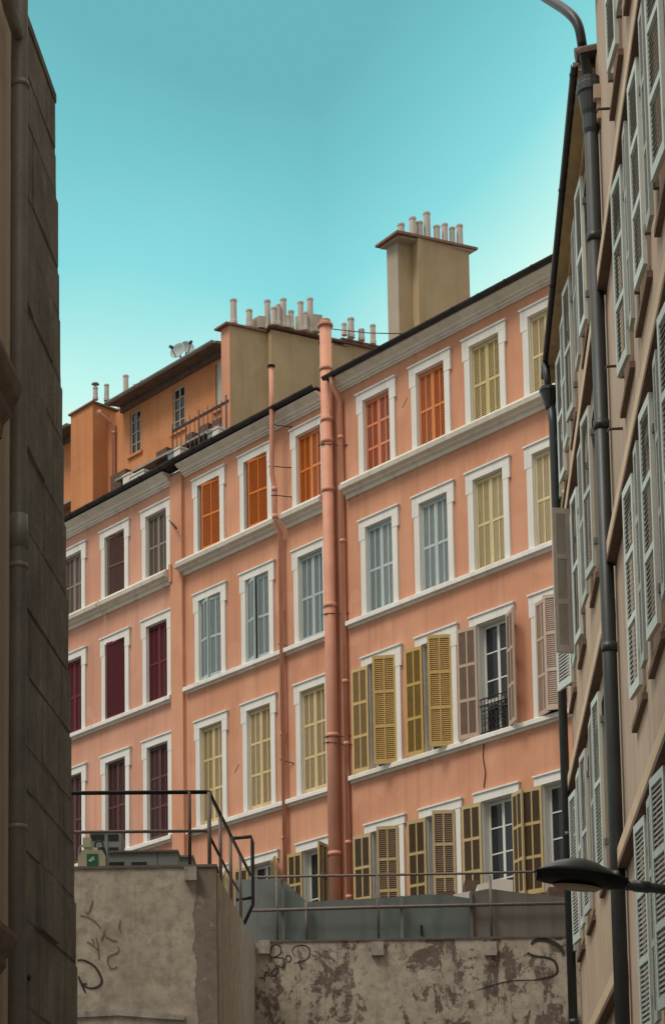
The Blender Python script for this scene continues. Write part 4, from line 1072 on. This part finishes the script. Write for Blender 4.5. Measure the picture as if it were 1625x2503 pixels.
# ================================================================== street lamp on the right wall
YLp = 15.0
T = Thing('street_lamp', 'dark green street lamp head on a long arm reaching out from the right wall', 'street lamp', tuple(p3(1702, 2190, YLp)))
Lp = p3(1303, 2143, YLp); Rp = p3(1532, 2164, YLp)
ax = (Rp - Lp); Ln_ = ax.length; ax.normalize(); up = Vector((0, 0, 1)); up = (up - ax * up.dot(ax)).normalized(); sdv = ax.cross(up)
secs = [(0, .004, .012, .012), (.025, .03, .025, .06), (.10, .085, .035, .115), (.22, .135, .042, .15), (.38, .165, .046, .165), (.52, .168, .048, .165), (.66, .145, .048, .15), (.80, .095, .048, .12), (.90, .055, .046, .085), (1.0, .036, .040, .045)]
def loft(secs, N=20, top=True):
    vs = []; fs = []
    for t, ht, hb, wd in secs:
        c0 = Lp + ax * (t * Ln_)
        for k in range(N):
            a = 2 * PI * k / N; y = math.cos(a) * wd; z = math.sin(a); z = z * ht if z > 0 else z * hb
            vs.append(c0 + sdv * y + up * z)
    for i in range(len(secs) - 1):
        for k in range(N): fs.append((i * N + k, i * N + (k + 1) % N, (i + 1) * N + (k + 1) % N, (i + 1) * N + k))
    fs.append(tuple(range(N))); fs.append(tuple(range((len(secs) - 1) * N, len(secs) * N)))
    return vs, fs
dome = [(t, max(.006, ht - .045), .004, wd) for t, ht, hb, wd in secs]
Lp0 = Lp.copy(); Lp = Lp0 + up * .045
vs, fs = loft(dome); T.part('lamp_shade', MB().add(vs, fs, True), M['lamp'])
rim = [(t, .008, .022, wd + .010) for t, ht, hb, wd in secs[1:-1]]
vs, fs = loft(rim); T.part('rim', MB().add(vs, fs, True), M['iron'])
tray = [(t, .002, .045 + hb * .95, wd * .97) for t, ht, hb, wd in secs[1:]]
vs, fs = loft(tray); T.part('tray', MB().add(vs, fs, True), M['iron'])  # black tray: the lamp's shaded underside put into the colour
Lp = Lp0
lens = MB(); NN = 24; pv = []
cL = Lp + ax * Ln_ * .47 - up * .036
for k in range(NN):
    t = 2 * PI * k / NN; pv.append(cL + ax * (.185 * math.cos(t)) + sdv * (.11 * math.sin(t)) - up * .012)
for k in range(NN):
    t = 2 * PI * k / NN; pv.append(cL + ax * (.16 * math.cos(t)) + sdv * (.09 * math.sin(t)) - up * .026)
lens.add(pv, [tuple(range(NN, 2 * NN))] + [(k, (k + 1) % NN, NN + (k + 1) % NN, NN + k) for k in range(NN)])
T.part('lens', lens, M['lens'])
a1 = p3(1560, 2166, YLp); a2 = p3(1704, 2184, YLp)
T.part('arm', MB().tube([Rp - ax * .03, a1, a2], [.040, .040, .034], 12).tube([p3(1548, 2165, YLp), p3(1585, 2169, YLp)], .046, 12), M['lamp'])
T.part('wall_plate', MB().box(a2.x - .02, a2.x + .05, YLp - .08, YLp + .08, a2.z - .15, a2.z + .15), M['lamp'])

# ================================================================== ground
def sheet_obj(name, z, x0, x1, y0, y1, mat):
    o = link(name, MB().add([(x0, y0, z), (x1, y0, z), (x1, y1, z), (x0, y1, z)], [(0, 1, 2, 3)]).mesh(name, M[mat])); o['kind'] = 'structure'; return o
sheet_obj('street', -1.6, -400, 400, -400, 400, 'asphalt')
up_ = MB().prism([(xE + .02, YB + .36), (30, YB + .36), (30, 75), (-40, 75), (-40, YF + 9.6), (xE - .32, YF + 9.6), (xE - .32, YB + .36)], 4.0, ZB + .05)
o = link('upper_street', up_.mesh('upper_street', M['tarmac'])); o['kind'] = 'structure'

# ================================================================== sky, sun, camera
sc = bpy.context.scene
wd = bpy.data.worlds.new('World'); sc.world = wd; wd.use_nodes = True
nt = wd.node_tree; nd = nt.nodes; lk = nt.links; nd.clear()
SUN_EL, SUN_AZ = 60.0, 236.0       # azimuth clockwise from +Y
sky = nd.new('ShaderNodeTexSky'); sky.sky_type = 'NISHITA'; sky.sun_disc = False; sky.sun_elevation = R(SUN_EL); sky.sun_rotation = R(SUN_AZ)
tc = nd.new('ShaderNodeTexCoord'); sp = nd.new('ShaderNodeSeparateXYZ'); lk.new(tc.outputs['Generated'], sp.inputs[0])
def mth(op, a, b):
    m = nd.new('ShaderNodeMath'); m.operation = op
    for k, v in enumerate((a, b)):
        if isinstance(v, (int, float)): m.inputs[k].default_value = v
        else: lk.new(v, m.inputs[k])
    return m.outputs[0]
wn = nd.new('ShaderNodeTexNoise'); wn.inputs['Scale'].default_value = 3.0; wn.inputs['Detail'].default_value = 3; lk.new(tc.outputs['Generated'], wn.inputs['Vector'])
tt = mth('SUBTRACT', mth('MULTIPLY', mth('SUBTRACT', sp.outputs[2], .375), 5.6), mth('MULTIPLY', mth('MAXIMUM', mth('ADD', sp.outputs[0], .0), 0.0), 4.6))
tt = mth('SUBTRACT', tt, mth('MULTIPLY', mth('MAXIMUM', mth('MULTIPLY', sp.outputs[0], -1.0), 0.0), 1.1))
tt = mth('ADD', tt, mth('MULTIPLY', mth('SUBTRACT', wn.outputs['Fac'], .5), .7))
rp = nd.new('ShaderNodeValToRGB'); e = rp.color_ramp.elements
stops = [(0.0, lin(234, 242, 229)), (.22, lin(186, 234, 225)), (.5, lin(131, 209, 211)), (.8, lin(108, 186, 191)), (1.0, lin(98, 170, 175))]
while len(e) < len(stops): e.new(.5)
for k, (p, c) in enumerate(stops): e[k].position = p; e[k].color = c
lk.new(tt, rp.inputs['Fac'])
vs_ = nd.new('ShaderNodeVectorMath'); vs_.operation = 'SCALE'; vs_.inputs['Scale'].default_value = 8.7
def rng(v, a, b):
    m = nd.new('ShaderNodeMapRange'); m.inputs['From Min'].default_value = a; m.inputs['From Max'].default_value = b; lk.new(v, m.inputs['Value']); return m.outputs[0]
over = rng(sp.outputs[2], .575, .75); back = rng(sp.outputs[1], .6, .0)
dim = nd.new('ShaderNodeMix'); dim.data_type = 'RGBA'; dim.inputs[7].default_value = (.40, .41, .40, 1)      # unseen low sky behind the viewer, dimmed to deepen the shadows
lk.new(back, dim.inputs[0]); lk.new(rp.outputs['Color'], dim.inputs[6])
hz_ = nd.new('ShaderNodeMix'); hz_.data_type = 'RGBA'; hz_.inputs[7].default_value = (1.30, 1.20, 1.08, 1)      # unseen sky overhead, added brightness to light the street
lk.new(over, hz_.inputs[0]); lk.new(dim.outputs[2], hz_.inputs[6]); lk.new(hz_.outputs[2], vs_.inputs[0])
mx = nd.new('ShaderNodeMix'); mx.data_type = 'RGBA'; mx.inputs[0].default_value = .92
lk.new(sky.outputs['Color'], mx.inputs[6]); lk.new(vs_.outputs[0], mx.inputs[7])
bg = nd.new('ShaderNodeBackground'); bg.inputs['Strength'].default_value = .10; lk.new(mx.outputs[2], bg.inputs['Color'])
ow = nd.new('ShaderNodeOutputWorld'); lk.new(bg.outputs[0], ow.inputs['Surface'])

sl = bpy.data.lights.new('sun', 'SUN'); sl.energy = 1.5; sl.angle = R(20); sl.color = (1.0, .90, .78)
so = bpy.data.objects.new('sun', sl); C.objects.link(so)
az = R(SUN_AZ); el = R(SUN_EL)
sd_ = Vector((math.sin(az) * math.cos(el), math.cos(az) * math.cos(el), math.sin(el)))
so.rotation_euler = sd_.to_track_quat('Z', 'Y').to_euler(); so.location = (0, 0, 40)

cam = bpy.data.cameras.new('camera'); co = bpy.data.objects.new('camera', cam); C.objects.link(co)
cam.sensor_fit = 'VERTICAL'; cam.sensor_height = 36; cam.sensor_width = 36
cam.lens = FPX * 36 / 2503; cam.shift_y = (CYP - 1251.5) / 2503; cam.shift_x = 0
cam.clip_start = .1; cam.clip_end = 1200
mw = Matrix((_RC, _UC, -_F)).transposed().to_4x4(); co.matrix_world = mw
sc.camera = co
sc.view_settings.view_transform = 'Standard'; sc.view_settings.look = 'None'; sc.view_settings.exposure = 0.46; sc.view_settings.gamma = 1
sc.render.film_transparent = False
sc.cycles.max_bounces = 6
